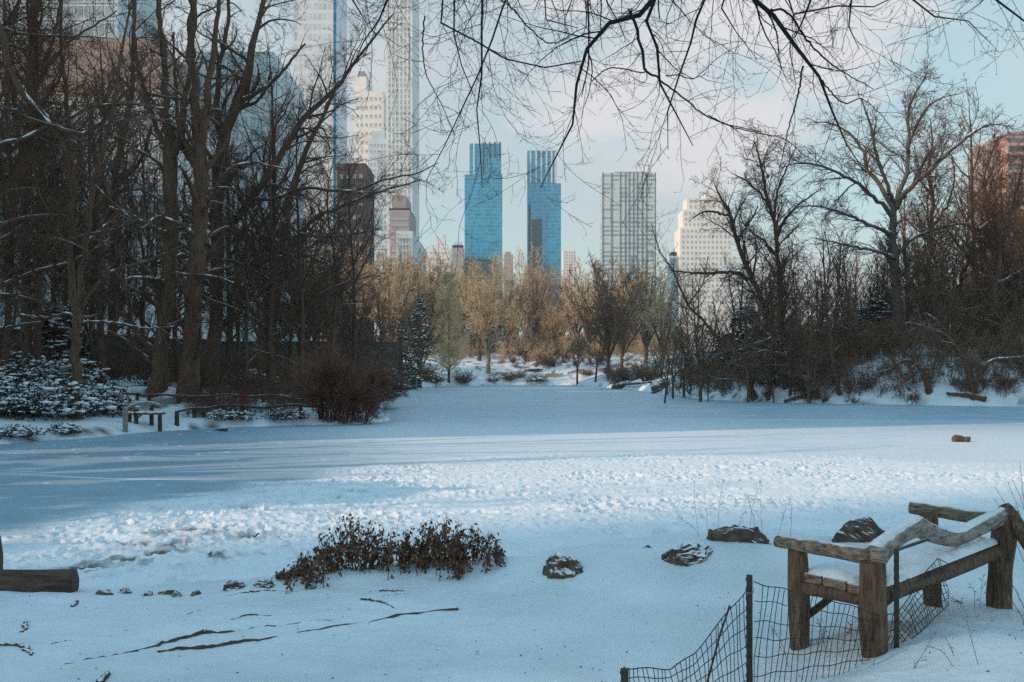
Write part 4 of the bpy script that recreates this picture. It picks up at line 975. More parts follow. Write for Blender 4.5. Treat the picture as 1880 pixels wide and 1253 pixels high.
def conifer(seed, h, w, nb=60):
    G = np.random.default_rng(seed); t = np.sort(G.uniform(.08, .98, nb)); a = np.arange(nb)*2.4 + G.normal(size=nb)*.4
    L = w*(1-t)**.8*G.uniform(.65, 1.15, nb) + .2; K = 6; u = np.linspace(0, 1, K)
    P = np.zeros((nb, K, 3)); P[:, :, 0] = np.cos(a)[:, None]*L[:, None]*u; P[:, :, 1] = np.sin(a)[:, None]*L[:, None]*u; P[:, :, 2] = (t*h)[:, None] + L[:, None]*(.05*u - .22*u*u)
    tb, nb_, sn = MB(), MB(), MB()
    tb.tubes([[0, 0, -.3], [0, 0, h*.5], [0, 0, h]], [.28, .17, .03], 7); tb.tubes(P, .05*(1-.7*u)[None]*np.ones((nb, 1)), 4)
    P2, R2 = grow(P, np.full((nb, K), .03), 9, .2, 1, 50, .4, 4, .1, 0, .5, .012, G, flat=.8, lmin=.3); nb_.tubes(P2, R2, 3)
    q = np.repeat(np.arange(len(P2)), 14); tt = G.random(len(q))*3; i = tt.astype(int); f = (tt-i)[:, None]
    C = P2[q, i]*(1-f) + P2[q, i+1]*f; D = unit(P2[q, -1]-P2[q, 0]) + G.normal(size=(len(q), 3))*.6
    leaves(nb_, C, D, G.uniform(.2, .42, len(q)), .045, G)
    m = G.random(len(P2)) < .5; C = P2[m][:, 2] + [0, 0, .09]; blobs(sn, C, np.stack([G.uniform(.16, .4, len(C)), G.uniform(.12, .25, len(C)), G.uniform(.05, .09, len(C))], 1), G)
    return tb, nb_, sn
def put_conifer(label, px, py, top, w, seed, d=None, nb=60):
    loc = stand(px, py) if d is None else np.array([(px-940)/F*d, d, gz((px-940)/F*d, d)])
    h = hz(top, loc[1]) - loc[2]; tb, nd, sn = conifer(seed, h, w, nb)
    r = empty('conifer', loc, label, 'tree'); tb.build('trunk', [M['bark']], r); nd.build('needles', [M['evergreen']], r); sn.build('snow_cover', [M['snow']], r)['kind'] = 'stuff'
put_conifer('dark conifer with snow on its layered boughs beside the tan cone shaped tree', 772, 690, 545, 4.6, 91, 185)
put_conifer('smaller dark conifer in front of the street wall, lower boughs snowy', 738, 694, 605, 3.6, 92, 165)
put_conifer('dark evergreen among the trunks near the far left slope', 105, 640, 560, 3.2, 93, 66)
put_conifer('evergreen with open boughs behind the shore trees right of the snowy boulder', 1370, 640, 560, 4.5, 94, 105)
put_conifer('dark evergreen hidden among hillside trunks under the spreading tree', 1612, 620, 545, 4.5, 95, 99)
# ------------------------------------------------------------------ shrubs and undergrowth
def twig_bush(seed, w, h, n, spread=.9, r=.012, droop=-.02, lv=3):
    G = np.random.default_rng(seed); a = G.uniform(0, 6.283, n); rr = w*.5*np.sqrt(G.random(n))
    K = 6; u = np.linspace(0, 1, K); L = h*G.uniform(.35, 1.1, n)*(1-.35*(rr/(w*.5))**2)*(.6+.8*fbm(np.cos(a)*1.2+seed, np.sin(a)*1.2, 2, seed))
    P = np.zeros((n, K, 3)); out = np.stack([np.cos(a), np.sin(a)], 1)
    lean = (rr*spread)[:, None]
    P[:, :, :2] = out[:, None, :]*(rr*.35)[:, None, None] + out[:, None, :]*(lean*(u**1.3)[None])[..., None] + np.cumsum(G.normal(size=(n, K, 2))*.05*h/K, 1)
    P[:, :, 2] = L[:, None]*(u - .12*u*u) - .1*(1-u)
    R = np.full((n, 1), r*1.8)*(1-.6*u)[None]
    b = MB(); b.tubes(P, R, 4); c = MB()
    for k in range(lv):
        P, R = grow(P, R, [7, 6, 4][k], .2, 1, 38, .42, 4, .15, droop, .65, r*(.62, .5, .45)[k], G, lmin=.2); c.tubes(P, R, 3)
    return b, c
def put_bush(name, label, px, py, w, h, n, seed, mt, group=None, spread=.9, r=.012, lv=3, pos=None, cat='shrub'):
    loc = stand(px, py) if pos is None else pos
    b, c = twig_bush(seed, w, h, n, spread, r, lv=lv)
    e = empty(name, loc, label, cat, group); b.build('stems', [M[mt]], e); c.build('twigs', [M[mt]], e); return e
put_bush('twiggy_bush', 'tall dense reddish brown bush at the end of the rail fence', 602, 773, 2.4, 4.3, 34, 101, 'twig_red', spread=.8, r=.013)
put_bush('twiggy_bush', 'middle reddish bush leaning out over the ice', 632, 776, 2.2, 3.3, 30, 109, 'twig_red', spread=.85, r=.012)
put_bush('twiggy_bush', 'low twiggy reddish bush at the very edge of the ice', 662, 777, 2.1, 2.4, 30, 108, 'twig_red', spread=1.1, r=.010)
put_bush('twiggy_bush', 'tall thin brown bush standing behind the dense reddish bush', 575, 745, 3.2, 3.4, 36, 102, 'twig_brown', r=.013)
put_bush('twiggy_bush', 'low arching brown bush drooping onto the ice beside the dense reddish bush', 676, 740, 4, 2.6, 50, 103, 'twig_red', spread=1.1, r=.02)
gb = 'brown bushes along the far waterline'; lb = 'low brown bush on the snowy bank along the far waterline'
B0 = None
for k, (px, py, s) in enumerate([(755,706,1),(800,704,.8),(848,704,1.1),(780,700,1.2),(936,700,.9),(952,694,.8),(905,703,.6),(1004,672,1.0),(1018,650,1.2),(1075,690,.8),(1140,706,1.0),(1160,700,1.2),(1130,690,1.2),(1190,700,1.3),(735,700,1.2),(760,690,1.3)]):
    p = stand(px, py)
    if B0 is None: B0 = put_bush('brown_bush', lb, 0, 0, 5.5, 3.0, 70, 104, 'twig_brown', gb, r=.025, lv=2, pos=p)
    else: copy_tree(B0, p, rng.uniform(0, 6.28), (s, s*rng.uniform(.8, 1.1)), lb, gb)
e = put_bush('round_shrub', 'large rounded pinkish brown shrub behind the pale limbed sycamore', 993, 630, 11, 10, 130, 105, 'twig_pink', r=.035, lv=2)
e = put_bush('rusty_shrub', 'rust orange shrub patch at the foot of the rounded pinkish shrub', 982, 640, 10, 2.6, 90, 106, 'twig_red', r=.03, lv=2)
def in_fan(n, G, pxs, ds):
    px = G.uniform(pxs[0], pxs[1], n); d = np.sqrt(G.uniform(ds[0]**2, ds[1]**2, n)); return np.stack([(px-940)/F*d, d], 1)
def undergrowth(name, label, pts, G, hr, mt, r=.014, lv=2, nst=9, w=.9):
    X = pts[:, 0]; Y = pts[:, 1]; s, _ = sdist(X, Y); keep = s > .5; X, Y = X[keep], Y[keep]; Z = ground(X, Y)
    n = len(X); q = np.repeat(np.arange(n), nst); K = 5; u = np.linspace(0, 1, K)
    a = G.uniform(0, 6.283, len(q)); hh = (hr[0] + (hr[1]-hr[0])*G.random(n)**1.5)[q]*G.uniform(.6, 1.1, len(q))
    P = np.zeros((len(q), K, 3)); P[:, 0, 0] = X[q] + G.normal(size=len(q))*.25; P[:, 0, 1] = Y[q] + G.normal(size=len(q))*.25; P[:, 0, 2] = Z[q] - .1
    d = np.stack([np.cos(a)*.5, np.sin(a)*.5, np.ones(len(q))], 1)*np.array([w, w, 1])
    d = unit(d + G.normal(size=d.shape)*.15)
    for k in range(1, K):
        d = unit(d + G.normal(size=d.shape)*.14); P[:, k] = P[:, k-1] + d*(hh/(K-1))[:, None]
    R = np.full((len(q), 1), r*1.4)*(1-.6*u)[None]
    b = MB(); b.tubes(P, R, 3)
    for k in range(lv):
        P, R = grow(P, R, [5, 4, 4][k], .2, 1, 42, .45, 4, .16, .02, .65, r*(.7, .6, .5)[k], G, lmin=.2); b.tubes(P, R, 3)
    o = b.build(name, [M[mt]]); tag(o, label, 'undergrowth', None, 'stuff'); return o
G = np.random.default_rng(120)
undergrowth('undergrowth', 'tangled bare brush covering the snowy hillside across the ice', in_fan(950, G, (1185, 2000), (76, 126)), G, (1.0, 4.4), 'twig_brown', .019)
undergrowth('undergrowth', 'low dark brush along the foot of the wooded hillside', np.array([ice_pt(px, 0) if 0 else ((px-940)/F*d, d) for px, d in zip(G.uniform(1130, 2000, 900), G.uniform(76, 100, 900))]), G, (.6, 2.6), 'twig_brown', .015)
undergrowth('undergrowth', 'dark bare brush between the trunks of the wood behind the log rails', in_fan(420, G, (-80, 720), (58, 108)), G, (.8, 2.6), 'twig', .015)
undergrowth('undergrowth', 'shaded brown brush under the street wall', in_fan(200, G, (480, 770), (100, 190)), G, (2, 6), 'twig_brown', .022)
undergrowth('undergrowth', 'sunlit dry brush on the far slope', in_fan(330, G, (730, 1240), (268, 350)), G, (1.5, 7), 'twig_tan', .04)
undergrowth('undergrowth', 'brown brush among the far sunlit trees', in_fan(420, G, (700, 1260), (290, 380)), G, (3, 9), 'twig_brown', .05)
undergrowth('undergrowth', 'rusty brush in patches on the far bank', in_fan(110, G, (930, 1110), (262, 300)), G, (1, 3), 'twig_red', .035)
undergrowth('undergrowth', 'small dry weeds sticking out of the snow by the rail fence', in_fan(120, G, (330, 560), (46, 56)), G, (.3, 1.0), 'twig', .008, 2, 6)

# broadleaf shrubs bent under snow on the left bank
def snow_shrub(name, label, px, py, w, h, seed, n=1500, pos=None, leaf=.16, group=None):
    G = np.random.default_rng(seed); loc = stand(px, py) if pos is None else pos
    e = empty(name, loc, label, 'shrub', group)
    k = int(n); u = G.normal(size=(k, 3)); u = unit(u); u[:, 2] = np.abs(u[:, 2]); rad = G.random(k)**.35
    lump = .72 + .5*fbm(u[:, 0]*2+seed, u[:, 1]*2 + u[:, 2]*2, 3, seed)
    C = u*rad[:, None]*lump[:, None]*np.array([w/2, w/2*.9, h])
    D = u + G.normal(size=(k, 3))*.7 - np.array([0, 0, .4])
    b = MB(); leaves(b, C, D, G.uniform(.6, 1.2, k)*leaf, leaf*.22, G); b.build('foliage', [M['laurel']], e)
    s = MB(); a = G.uniform(0, 6.283, 18); K = 6; t = np.linspace(0, 1, K); P = np.zeros((18, K, 3)); rr = G.uniform(.5, 1, 18)
    P[:, :, 0] = (np.cos(a)*rr)[:, None]*t*w*.42; P[:, :, 1] = (np.sin(a)*rr)[:, None]*t*w*.4; P[:, :, 2] = t*h*(1-.5*rr)[:, None]
    s.tubes(P, np.full((18, K), .02), 4); s.build('stems', [M['bark']], e)
    m = (rad > .55) & (G.random(k) < .25) & (u[:, 2] > .12)
    c = MB(); Q = C[m] + [0, 0, leaf*.25]; n2 = len(Q); leaf = leaf*(.45 + 1.2*G.random(n2)**2.2)
    blobs(c, Q, np.stack([G.uniform(.5, 1.25, n2)*leaf, G.uniform(.4, .8, n2)*leaf, G.uniform(.2, .36, n2)*leaf], 1), G); c.build('snow_cover', [M['snow']], e)['kind'] = 'stuff'
    return e
snow_shrub('snowy_shrub', 'large leafy shrub heavy with snow left of the straight dark trunk', 70, 768, 4.4, 1.7, 131, 2400)
snow_shrub('snowy_shrub', 'snow laden shrub spilling down beside the rustic bench', 190, 762, 2.8, 1.5, 132, 1500)
snow_shrub('snowy_shrub', 'snow covered shrub at the far left edge under the leaning tree', -20, 760, 3.6, 1.8, 133, 1600)
snow_shrub('snowy_shrub', 'low evergreen tuft right at the bank edge below the large snowy shrub', 22, 802, 2.0, .4, 134, 700, leaf=.12)
snow_shrub('snowy_shrub', 'small dark leaved clump on the snow in front of the straight dark trunk', 118, 796, 1.3, .35, 135, 450, leaf=.11)
snow_shrub('snowy_shrub', 'higher snowy shrub on the slope behind the straight dark trunk', 120, 715, 5.5, 1.6, 136, 1800)
snow_shrub('snowy_shrub', 'snow dusted bush between the leftmost thick trunk and the slim crooked tree', 30, 705, 5.0, 1.8, 137, 1600)
snow_shrub('snowy_shrub', 'snowy bush with bright clumps between the two big trunks behind the rail', 252, 672, 4.2, 2.0, 138, 1400)
snow_shrub('snowy_shrub', 'dark leaved snowy shrub behind the rust red post', 462, 718, 4.6, 1.5, 139, 1600)
snow_shrub('snowy_shrub', 'snow speckled low ground shrub in front of the rust red post', 425, 772, 2.6, .45, 140, 700, leaf=.1)
snow_shrub('snowy_shrub', 'snow speckled low shrub near the base of the dense reddish bush', 520, 772, 2.6, .5, 141, 700, leaf=.1)
snow_shrub('snowy_shrub', 'snowy shrub on the slope left of the slanting pale limbed tree', 400, 690, 4.5, 1.4, 142, 1200)
snow_shrub('snowy_shrub', 'small sunlit snowy shrub at the far waterline below the sycamore', 985, 702, 6.5, 2.2, 143, 700, leaf=.4)

# ------------------------------------------------------------------ logs, rocks, walls
def log(b, pts, rad, sides=14, n=16, lump=.12, seed=0, mi=0):
    pts = np.asarray(pts, float); P = catmull(pts, n)
    seg = np.concatenate([[0], np.cumsum(np.linalg.norm(np.diff(pts, axis=0), axis=1))]); seg /= seg[-1]
    R = np.interp(np.linspace(0, 1, n), seg, rad)
    P = np.concatenate([P[:1], P, P[-1:]]); R = np.concatenate([[R[0]*.8], R, [R[-1]*.8]])
    ax = unit(P[-1]-P[0]); P[0] -= ax*.10*R[0]; P[-1] += ax*.10*R[-1]
    t = MB(); t.tubes(P[None], R[None], sides, cap=True)
    v = t.v[0]; K = n+2; m = K*sides; ring = v[:m].reshape(K, sides, 3); c = P[:, None, :]
    a = np.arange(sides)/sides*6.283
    nz = fbm(np.cos(a)[None]*1.3 + np.linspace(0, 1.5, K)[:, None] + seed*3.1, np.sin(a)[None]*1.3 + np.linspace(0, 4, K)[:, None], 3, seed) - .5
    rg = vnoise(np.cos(a)[None]*3.4 + seed + np.linspace(0, 1.2, K)[:, None], np.sin(a)[None]*3.4 + np.linspace(0, 2.0, K)[:, None], seed+2) - .5
    ring[:] = c + (ring - c)*(1 + lump*(2*nz + .9*rg))[..., None]
    b.add(v, t.f[0], mi); return b
def simple_log(name, label, cat, pts, rad, mt, part=None, parent=None, group=None, **kw):
    b = MB(); log(b, pts, rad, **kw)
    if parent is not None: return b.build(part or name, [M[mt]], parent, origin=parent.location)
    o = b.build(name, [M[mt]], origin=pts[0], loc=pts[0]); return tag(o, label, cat, group)

def rock(name, label, px, py, w, dp, h, seed, sink=.25, mt='rock', d=None, rot=0.0, group=None, cat='rock'):
    import bmesh
    G = np.random.default_rng(seed); bm = bmesh.new()
    pts = unit(G.normal(size=(30, 3)))*G.uniform(.75, 1, (30, 1))
    for p in pts: bm.verts.new(p*np.array([w/2, dp/2, h]))
    r = bmesh.ops.convex_hull(bm, input=bm.verts)
    bmesh.ops.delete(bm, geom=[g for g in set(r['geom_interior'] + r['geom_unused']) if isinstance(g, bmesh.types.BMVert)], context='VERTS')
    bmesh.ops.triangulate(bm, faces=bm.faces)
    for _ in range(3): bmesh.ops.subdivide_edges(bm, edges=bm.edges, cuts=1, use_grid_fill=True)
    v = np.array([x.co[:] for x in bm.verts]); nrm = unit(v/np.array([w/2, dp/2, h])**2)
    k = 3.5/max(w, .2)
    nz = (fbm(v[:, 0]*k+seed, v[:, 1]*k + v[:, 2]*k*1.7, 4, seed)-.5)*.22*min(w, h*1.6) + (np.abs(fbm(v[:, 0]*k*3, v[:, 2]*k*5 + v[:, 1]*k*2, 3, seed+3)-.5)-.12)*-.22*min(w, h*1.4)
    v = v + nrm*nz[:, None]*.75
    for x, c in zip(bm.verts, v): x.co = c
    me = bpy.data.meshes.new(name); bm.to_mesh(me); bm.free(); me.materials.append(M[mt])
    loc = stand(px, py) if d is None else U(px, py, d)
    loc = loc + np.array([0, dp*.35, -h*(sink+.1)])
    o = link(name, me, None, loc); o.rotation_euler[2] = rot; return tag(o, label, cat, group)
rock('rock', 'lone brown boulder poking out of the snow in front of the pond', 1040, 1066, .60, .5, .40, 151, .20)
rock('rock', 'split dark rock with snow in its cracks near the bench', 1266, 1036, .92, .6, .40, 152, .27, rot=.3)
rock('rock', 'dark flat topped rock capped with snow behind the split rock', 1358, 999, .84, .5, .33, 153, .28)
rock('rock', 'broad dark slab behind the near bench arm, snow on its slope', 1594, 998, 1.06, .65, .46, 154, .25)
rock('rock', 'tiny stone tip showing beside the split dark rock', 1190, 1008, .16, .1, .05, 155, .2)
rock('stone', 'small dark stone with a snow cap at the pond edge below the leafy bush', 430, 1084, .28, .2, .14, 156, .15)
rock('stone', 'pointed brown stone next to the snow capped stone at the pond edge', 484, 1080, .25, .2, .14, 157, .15)
for k, (px, py, w) in enumerate([(188,1093,.20),(225,1091,.14),(270,1096,.10),(308,1092,.26),(322,1098,.12),(356,1096,.12)]):
    rock('edge_stone', ['flat dark stone in the snow just right of the thick log', 'second small stone along the snowy pond edge from the thick log', 'tiny pebble on the snowy edge left of the cracked stone', 'cracked dark stone on the snowy pond edge', 'small stone touching the cracked dark stone', 'last small stone before the snow capped pair'][k], px, py, w*1.1, .14, .085, 160+k, .15, group='stones along the pond edge', cat='stone')
rock('boulder', 'snow capped boulder at the waterline below the thicket', 1216, 716, 3.4, 2.4, 1.7, 170, .2, mt='rock', cat='boulder')
rock('rock', 'large dark outcrop in the snow on the far slope', 977, 684, 7, 4, 2.2, 171, .2)
rock('rock', 'snow topped outcrop at the waterline left of the snow capped boulder', 1150, 708, 6, 3, 1.2, 172, .2)
M['stone_pale'] = mat('pale_stone', (.36, .30, .24), .9, .25, .8, .4, snow=1, snow_lo=.8)
p0, p1 = stand(1000, 692), stand(1034, 692)
b = MB(); m = (p0+p1)/2
for k in range(8):
    a = p0 + (p1-p0)*k/8; c = p0 + (p1-p0)*(k+1)/8; b.box(a[0]-m[0], c[0]-m[0]-.05, -.4, .4, -.5, .75+.1*(k % 2))
o = b.build('retaining_wall', [M['stone_pale']], None, m, smooth=False); tag(o, 'low pale stone wall along the sunlit far shore', 'wall')

simple_log('log', 'thick dark log lying at the pond edge, lower left', 'log', [U(-60, 1076, 9.75)-[0,0,0], U(40, 1073, 9.8), U(137, 1071, 9.85)], [.145, .145, .135], 'log_bare', n=14, lump=.06, sides=20)
simple_log('stump_post', 'dark post end cut off by the left edge above the thick log', 'post', [U(-9, 1062, 10.2), U(-8, 1020, 10.2), U(-10, 985, 10.2)], [.07, .07, .055], 'bark', n=8)
lp = stand(1765, 812)
e = empty('ice_log', lp, 'short broken log frozen into the ice far right', 'log')
simple_log(None, None, None, [lp+[-.28,0,.10], lp+[-.1,.03,.12], lp+[.03,0,.11]], [.12, .13, .10], 'wood', 'log_piece', e, n=8, lump=.3)
simple_log(None, None, None, [lp+[.08,.02,.08], lp+[.2,0,.11], lp+[.29,-.03,.08]], [.10, .12, .09], 'bark_brown', 'broken_end', e, n=8, lump=.3)
simple_log('stick', 'short dark stick on the snowy bank before the low ground shrub', 'stick', [stand(394, 790)+[0,0,.05], stand(405, 792)+[0,0,.06], stand(416, 793)+[0,0,.08]], [.02, .05, .07], 'bark', n=8)
simple_log('fallen_log', 'snowy fallen log lying at the waterline under the hillside trees', 'log', [stand(1440, 740)+[0,0,.1], stand(1475, 734)+[0,0,.4], stand(1505, 722)+[0,0,.3]], [.16, .14, .05], 'bark_brown', n=10, lump=.2)
simple_log('fallen_log', 'long dark fallen trunk along the waterline near the forked shore tree', 'log', [stand(1738, 733)+[0,0,.4], stand(1780, 735)+[0,0,.3], stand(1810, 739)+[0,0,.15]], [.12, .2, .22], 'bark_brown', n=10, lump=.2)
simple_log('fallen_log', 'curved bare log beside the snow capped boulder', 'log', [stand(1120, 708)+[0,0,.3], stand(1150, 711)+[0,0,.5], stand(1196, 708)+[0,0,.4]], [.1, .2, .15], 'bark', n=10)

# roots breaking through the near snow
RT = M['bark_brown']
def root(label, pts, rad, seed, up=.35):
    Q = np.array([stand(px, py) for px, py in pts]); Q = catmull(Q, 26)
    G = np.random.default_rng(seed); Q[:, :2] += G.normal(size=(26, 2))*.008
    R = np.interp(np.linspace(0, 1, 26), np.linspace(0, 1, len(rad)), rad)*(.75+.5*G.random(26))
    Q[:, 2] = ground(Q[:, 0], Q[:, 1]) + R*up - .004 + .012*(G.random(26)-.5)
    b = MB(); b.tubes(Q[None], R[None], 7, cap=True); c = Q[13]
    o = b.build('tree_root', [RT], None, c, origin=c); return tag(o, label, 'root', 'roots in the near snow')
root('long curved root running from the snow knot towards the lower left', [(118,1222),(200,1206),(260,1193),(320,1178),(372,1163)], [.004,.008,.014,.022,.024], 1)
root('thin root continuing right from the knotted long root', [(376,1163),(430,1160),(500,1150),(560,1142),(612,1141)], [.022,.008,.010,.007,.006], 2)
root('thick cracked root, lowest of the long roots', [(288,1197),(360,1191),(430,1182),(510,1170)], [.012,.024,.020,.010], 3)
root('long root ending in a broad tip in the middle of the near snow', [(548,1163),(620,1150),(690,1140),(740,1130),(800,1122),(842,1121)], [.010,.012,.008,.018,.013,.020], 4)
root('forked short root with a dark lump in the middle of the near snow', [(664,1101),(690,1104),(715,1111),(726,1118)], [.018,.015,.012,.004], 5)
root('short dark sliver of root below the leafy bush', [(698,1087),(720,1086),(752,1088)], [.012,.012,.003], 6)
root('hair thin root below the short dark sliver', [(700,1095),(730,1092),(750,1092)], [.003,.005,.003], 7)
root('bent dark root entering from the left edge', [(-10,1186),(20,1186),(42,1189),(60,1204)], [.018,.020,.018,.012], 8)
root('dark root below the pointed brown stone', [(418,1096),(460,1089),(515,1086)], [.004,.012,.006], 9)
root('thin curved root above the knotted long root', [(332,1134),(355,1124),(380,1122)], [.004,.006,.003], 10)
root('small root with a bump left of the forked short root', [(416,1140),(452,1131),(495,1132)], [.004,.014,.004], 11)
root('thick root stub at the bottom edge', [(183,1256),(192,1246),(199,1238)], [.020,.022,.012], 12)
root('faint root line left of the long curved root', [(94,1182),(130,1177)], [.005,.004], 13)
root('small upright root stub above the bent dark root', [(43,1162),(47,1150),(46,1144)], [.010,.012,.010], 14, up=1.2)
root('short root chip below the thick log', [(134,1116),(140,1107)], [.012,.014], 15, up=.8)

# ------------------------------------------------------------------ the leafy bush at the pond edge
def leafy_bush(label, x0, x1, py_base, hts, seed, n, leafn):
    """hts: (px, top py) outline of the bush"""
    G = np.random.default_rng(seed); hts = np.array(hts, float)
    c = stand((x0+x1)/2, py_base); e = empty('leafy_bush', c, label, 'bush', 'dead leaved bushes at the pond edge')
    px = G.uniform(x0, x1, n); K = 7; u = np.linspace(0, 1, K)
    top = np.interp(px, hts[:, 0], hts[:, 1]); d = c[1] + G.normal(size=n)*.16
    X = (px-940)/F*d; z0 = ground(X, d)
    L = (py_base - top)/F*d*G.uniform(.45, 1.12, n); L = np.maximum(L, .06)
    P = np.zeros((n, K, 3)); lean = G.normal(size=n)*.22 + (px-(x0+x1)/2)/(x1-x0)*.5
    P[:, :, 0] = X[:, None] + (lean*L)[:, None]*(u**1.4 - .8); P[:, :, 1] = d[:, None] + (G.normal(size=n)*.25*L)[:, None]*u
    P[:, :, 2] = z0[:, None] - .03 + L[:, None]*u
    P[:, 1:, :2] += np.cumsum(G.normal(size=(n, K-1, 2))*.006, 1)
    b = MB(); b.tubes(P, np.full((n, 1), .0042)*(1-.6*u)[None], 4)
    P2, R2 = grow(P, np.full((n, K), .003), 3, .25, 1, 40, .4, 4, .12, .06, .8, .0016, G, lmin=.04); b.tubes(P2, R2, 3)
    b.build('stems', [M['bark_brown']], e, origin=c)
    A = np.concatenate([P.reshape(-1, K, 3)[:, [0, 2, 3, 4, 5, 6][:4]], P2], 0) if False else None
    q = G.integers(0, len(P2), leafn); t = G.random(leafn)*2.999; i = t.astype(int); f = (t-i)[:, None]
    C = P2[q, i]*(1-f) + P2[q, i+1]*f + G.normal(size=(leafn, 3))*.014
    q = G.integers(0, n, leafn); t = .4 + G.random(leafn)*5.4; i = t.astype(int); f = (t-i)[:, None]
    C = np.concatenate([C, P[q, i]*(1-f) + P[q, i+1]*f + G.normal(size=(leafn, 3))*.022]); leafn *= 2
    D = np.array([0, 0, -.85]) + G.normal(size=(leafn, 3))*.55
    m = MB(); leaves(m, C, D, G.uniform(.030, .070, leafn), G.uniform(.010, .019, leafn), G); m.build('leaves', [M['leaf']], e, origin=c, smooth=False)
leafy_bush('low twiggy part of the dead leaved bush beside the pointed brown stone', 505, 600, 1062, [(505,1048),(540,1030),(570,1002),(600,985)], 181, 46, 330)
leafy_bush('dead leaved bush with tall middle stems at the pond edge', 590, 722, 1046, [(590,985),(610,975),(640,945),(670,950),(700,975),(722,990)], 182, 80, 640)
leafy_bush('largest dead leaved bush with a pointed top at the pond edge', 726, 852, 1040, [(726,985),(760,965),(775,960),(800,965),(816,938),(835,975),(852,972)], 183, 90, 780)
leafy_bush('sparser end of the dead leaved bushes nearest the lone boulder', 845, 928, 1032, [(845,975),(868,968),(885,948),(905,978),(928,1015)], 184, 48, 260)
G = np.random.default_rng(190)
# tall thin stems by the bush, dry weeds by the rocks and the fence
def weeds(label, pts, seed, heads=True, r=.0022, group='dry weeds in the snow'):
    """pts: (base px, base py, top px, top py)"""
    G = np.random.default_rng(seed); b = MB(); c = None; hd = MB()
    for x0, y0, x1, y1 in pts:
        p = stand(x0, y0); q = U(x1, y1, p[1] + G.normal()*.05)
        if c is None: c = p
        mid = (p+q)/2 + np.array([G.normal()*.02, G.normal()*.02, .01])
        P = catmull(np.array([p-[0,0,.05], mid, q]), 9); R = np.linspace(r, r*.6, 9)
        b.tubes(P, R, 4)
        P2, R2 = grow(P[None], R[None], 5, .35, 1, 32, .16, 4, .1, .04, .8, r*.5, G, lmin=.03); b.tubes(P2, R2, 3)
        if heads:
            t = P2[:, -1]; hdn = np.repeat(t, 3, 0) + G.normal(size=(len(t)*3, 3))*.008; leaves(hd, hdn, G.normal(size=(len(hdn), 3)), .016, .005, G)
    e = empty('dry_weeds', c, label, 'weeds', group); b.build('stalks', [M['twig_brown']], e, origin=c)
    if heads: hd.build('seed_heads', [M['leaf']], e, origin=c)
weeds('tall dry weed stalks with seed heads rising behind the flat topped rock', [(1283,985,1274,884),(1300,982,1292,895),(1318,985,1328,880),(1375,985,1398,882),(1348,985,1372,930),(1400,985,1398,890),(1425,990,1451,1000-90),(1285,985,1252,955),(1392,985,1372,908),(1450,988,1450,915)], 191)
weeds('thin bare stems standing above the tallest dead leaved bush', [(632,1030,592,925),(640,1030,610,945),(712,1035,735,935),(700,1035,690,940)], 192, False)
weeds('dry weeds growing through the wire fence at the bench feet', [(1520,1200,1500,1135),(1535,1208,1590,1120),(1490,1205,1512,1155),(1580,1215,1560,1160),(1600,1225,1625,1175),(1450,1225,1415,1150)], 193)
weeds('bent dry grass stems on the snow mound beside the far fence end', [(1668,1232,1720,1158),(1675,1228,1702,1212),(1755,1205,1735,1172),(1800,1222,1775,1140),(1759,1228,1700,1186)], 194, False)
weeds('short dry weeds beside the far bench leg', [(1775,1118,1742,1098),(1788,1118,1785,1076),(1798,1118,1806,1056),(1810,1120,1812,1085),(1765,1116,1750,1105)], 195)
weeds('bare reddish stems rising at the right edge by the bench end', [(1890,1010,1872,848),(1885,1000,1850,885),(1890,990,1858,878),(1880,985,1825,893),(1895,1060,1828,918),(1890,1130,1848,1060),(1892,1180,1850,1095)], 196, False, .0038)

# ------------------------------------------------------------------ the rustic log bench
R0, F0 = stand(1607, 1203), stand(1469, 1190); R1, F1 = stand(1834, 1116), stand(1713, 1112)
bench = empty('log_bench', R0, 'rustic log bench with a wavy back rail and snow on its seat', 'bench')
def bpart(name, pts, rad, mt='wood', **kw): return simple_log(None, None, None, pts, rad, mt, name, bench, **kw)
def upz(p, py, px=None):  # point above p at that row of the photo
    return U(p[0]*F/p[1]+940 if px is None else px, py, p[1])
def pr(px, d): return px/F*d
bpart('leg', [R0-[0,0,.12], upz(R0, 1130, 1601), upz(R0, 1034, 1602)], [.075, .088, .082], n=14, seed=1, sides=30)
bpart('leg', [F0-[0,0,.12], upz(F0, 1110, 1467), upz(F0, 1010, 1464)], [.066, .070, .064], n=14, seed=2, sides=30)
bpart('leg', [R1-[0,0,.12], upz(R1, 1050, 1836), upz(R1, 955, 1846)], [.105, .086, .10], n=14, seed=3, sides=30)
bpart('leg', [F1-[0,0,.12], upz(F1, 1040, 1709), upz(F1, 944, 1705)], [.072, .070, .072], n=14, seed=4, sides=30)
af = upz(F0, 1000, 1436) + np.array([0, .12, 0]); ab = upz(R0, 1023, 1592)
bpart('armrest', [af, (af+ab)/2 + [0,.0,.004], ab], [.042, .047, .052], 'wood_grey', n=14, seed=5)
bf = upz(F1, 936, 1681) + np.array([0, .12, 0]); bb = upz(R1, 956, 1836)
bpart('armrest', [bf, (bf+bb)/2, bb], [.050, .055, .056], 'wood_grey', n=14, seed=6)
q = []
for px, py, r in [(1602,1026,.078),(1622,1004,.072),(1655,980,.060),(1682,967,.070),(1700,974,.062),(1735,987,.058),(1762,986,.060),(1800,966,.062),(1838,947,.066),(1858,942,.062)]:
    t = (px-1602)/(1840-1602); q.append((U(px, py, R0[1]*(1-t)+R1[1]*t), r))
bpart('back_rail', [a for a, _ in q], [r for _, r in q], 'wood_snowy', n=44, seed=7, lump=.2, sides=30)
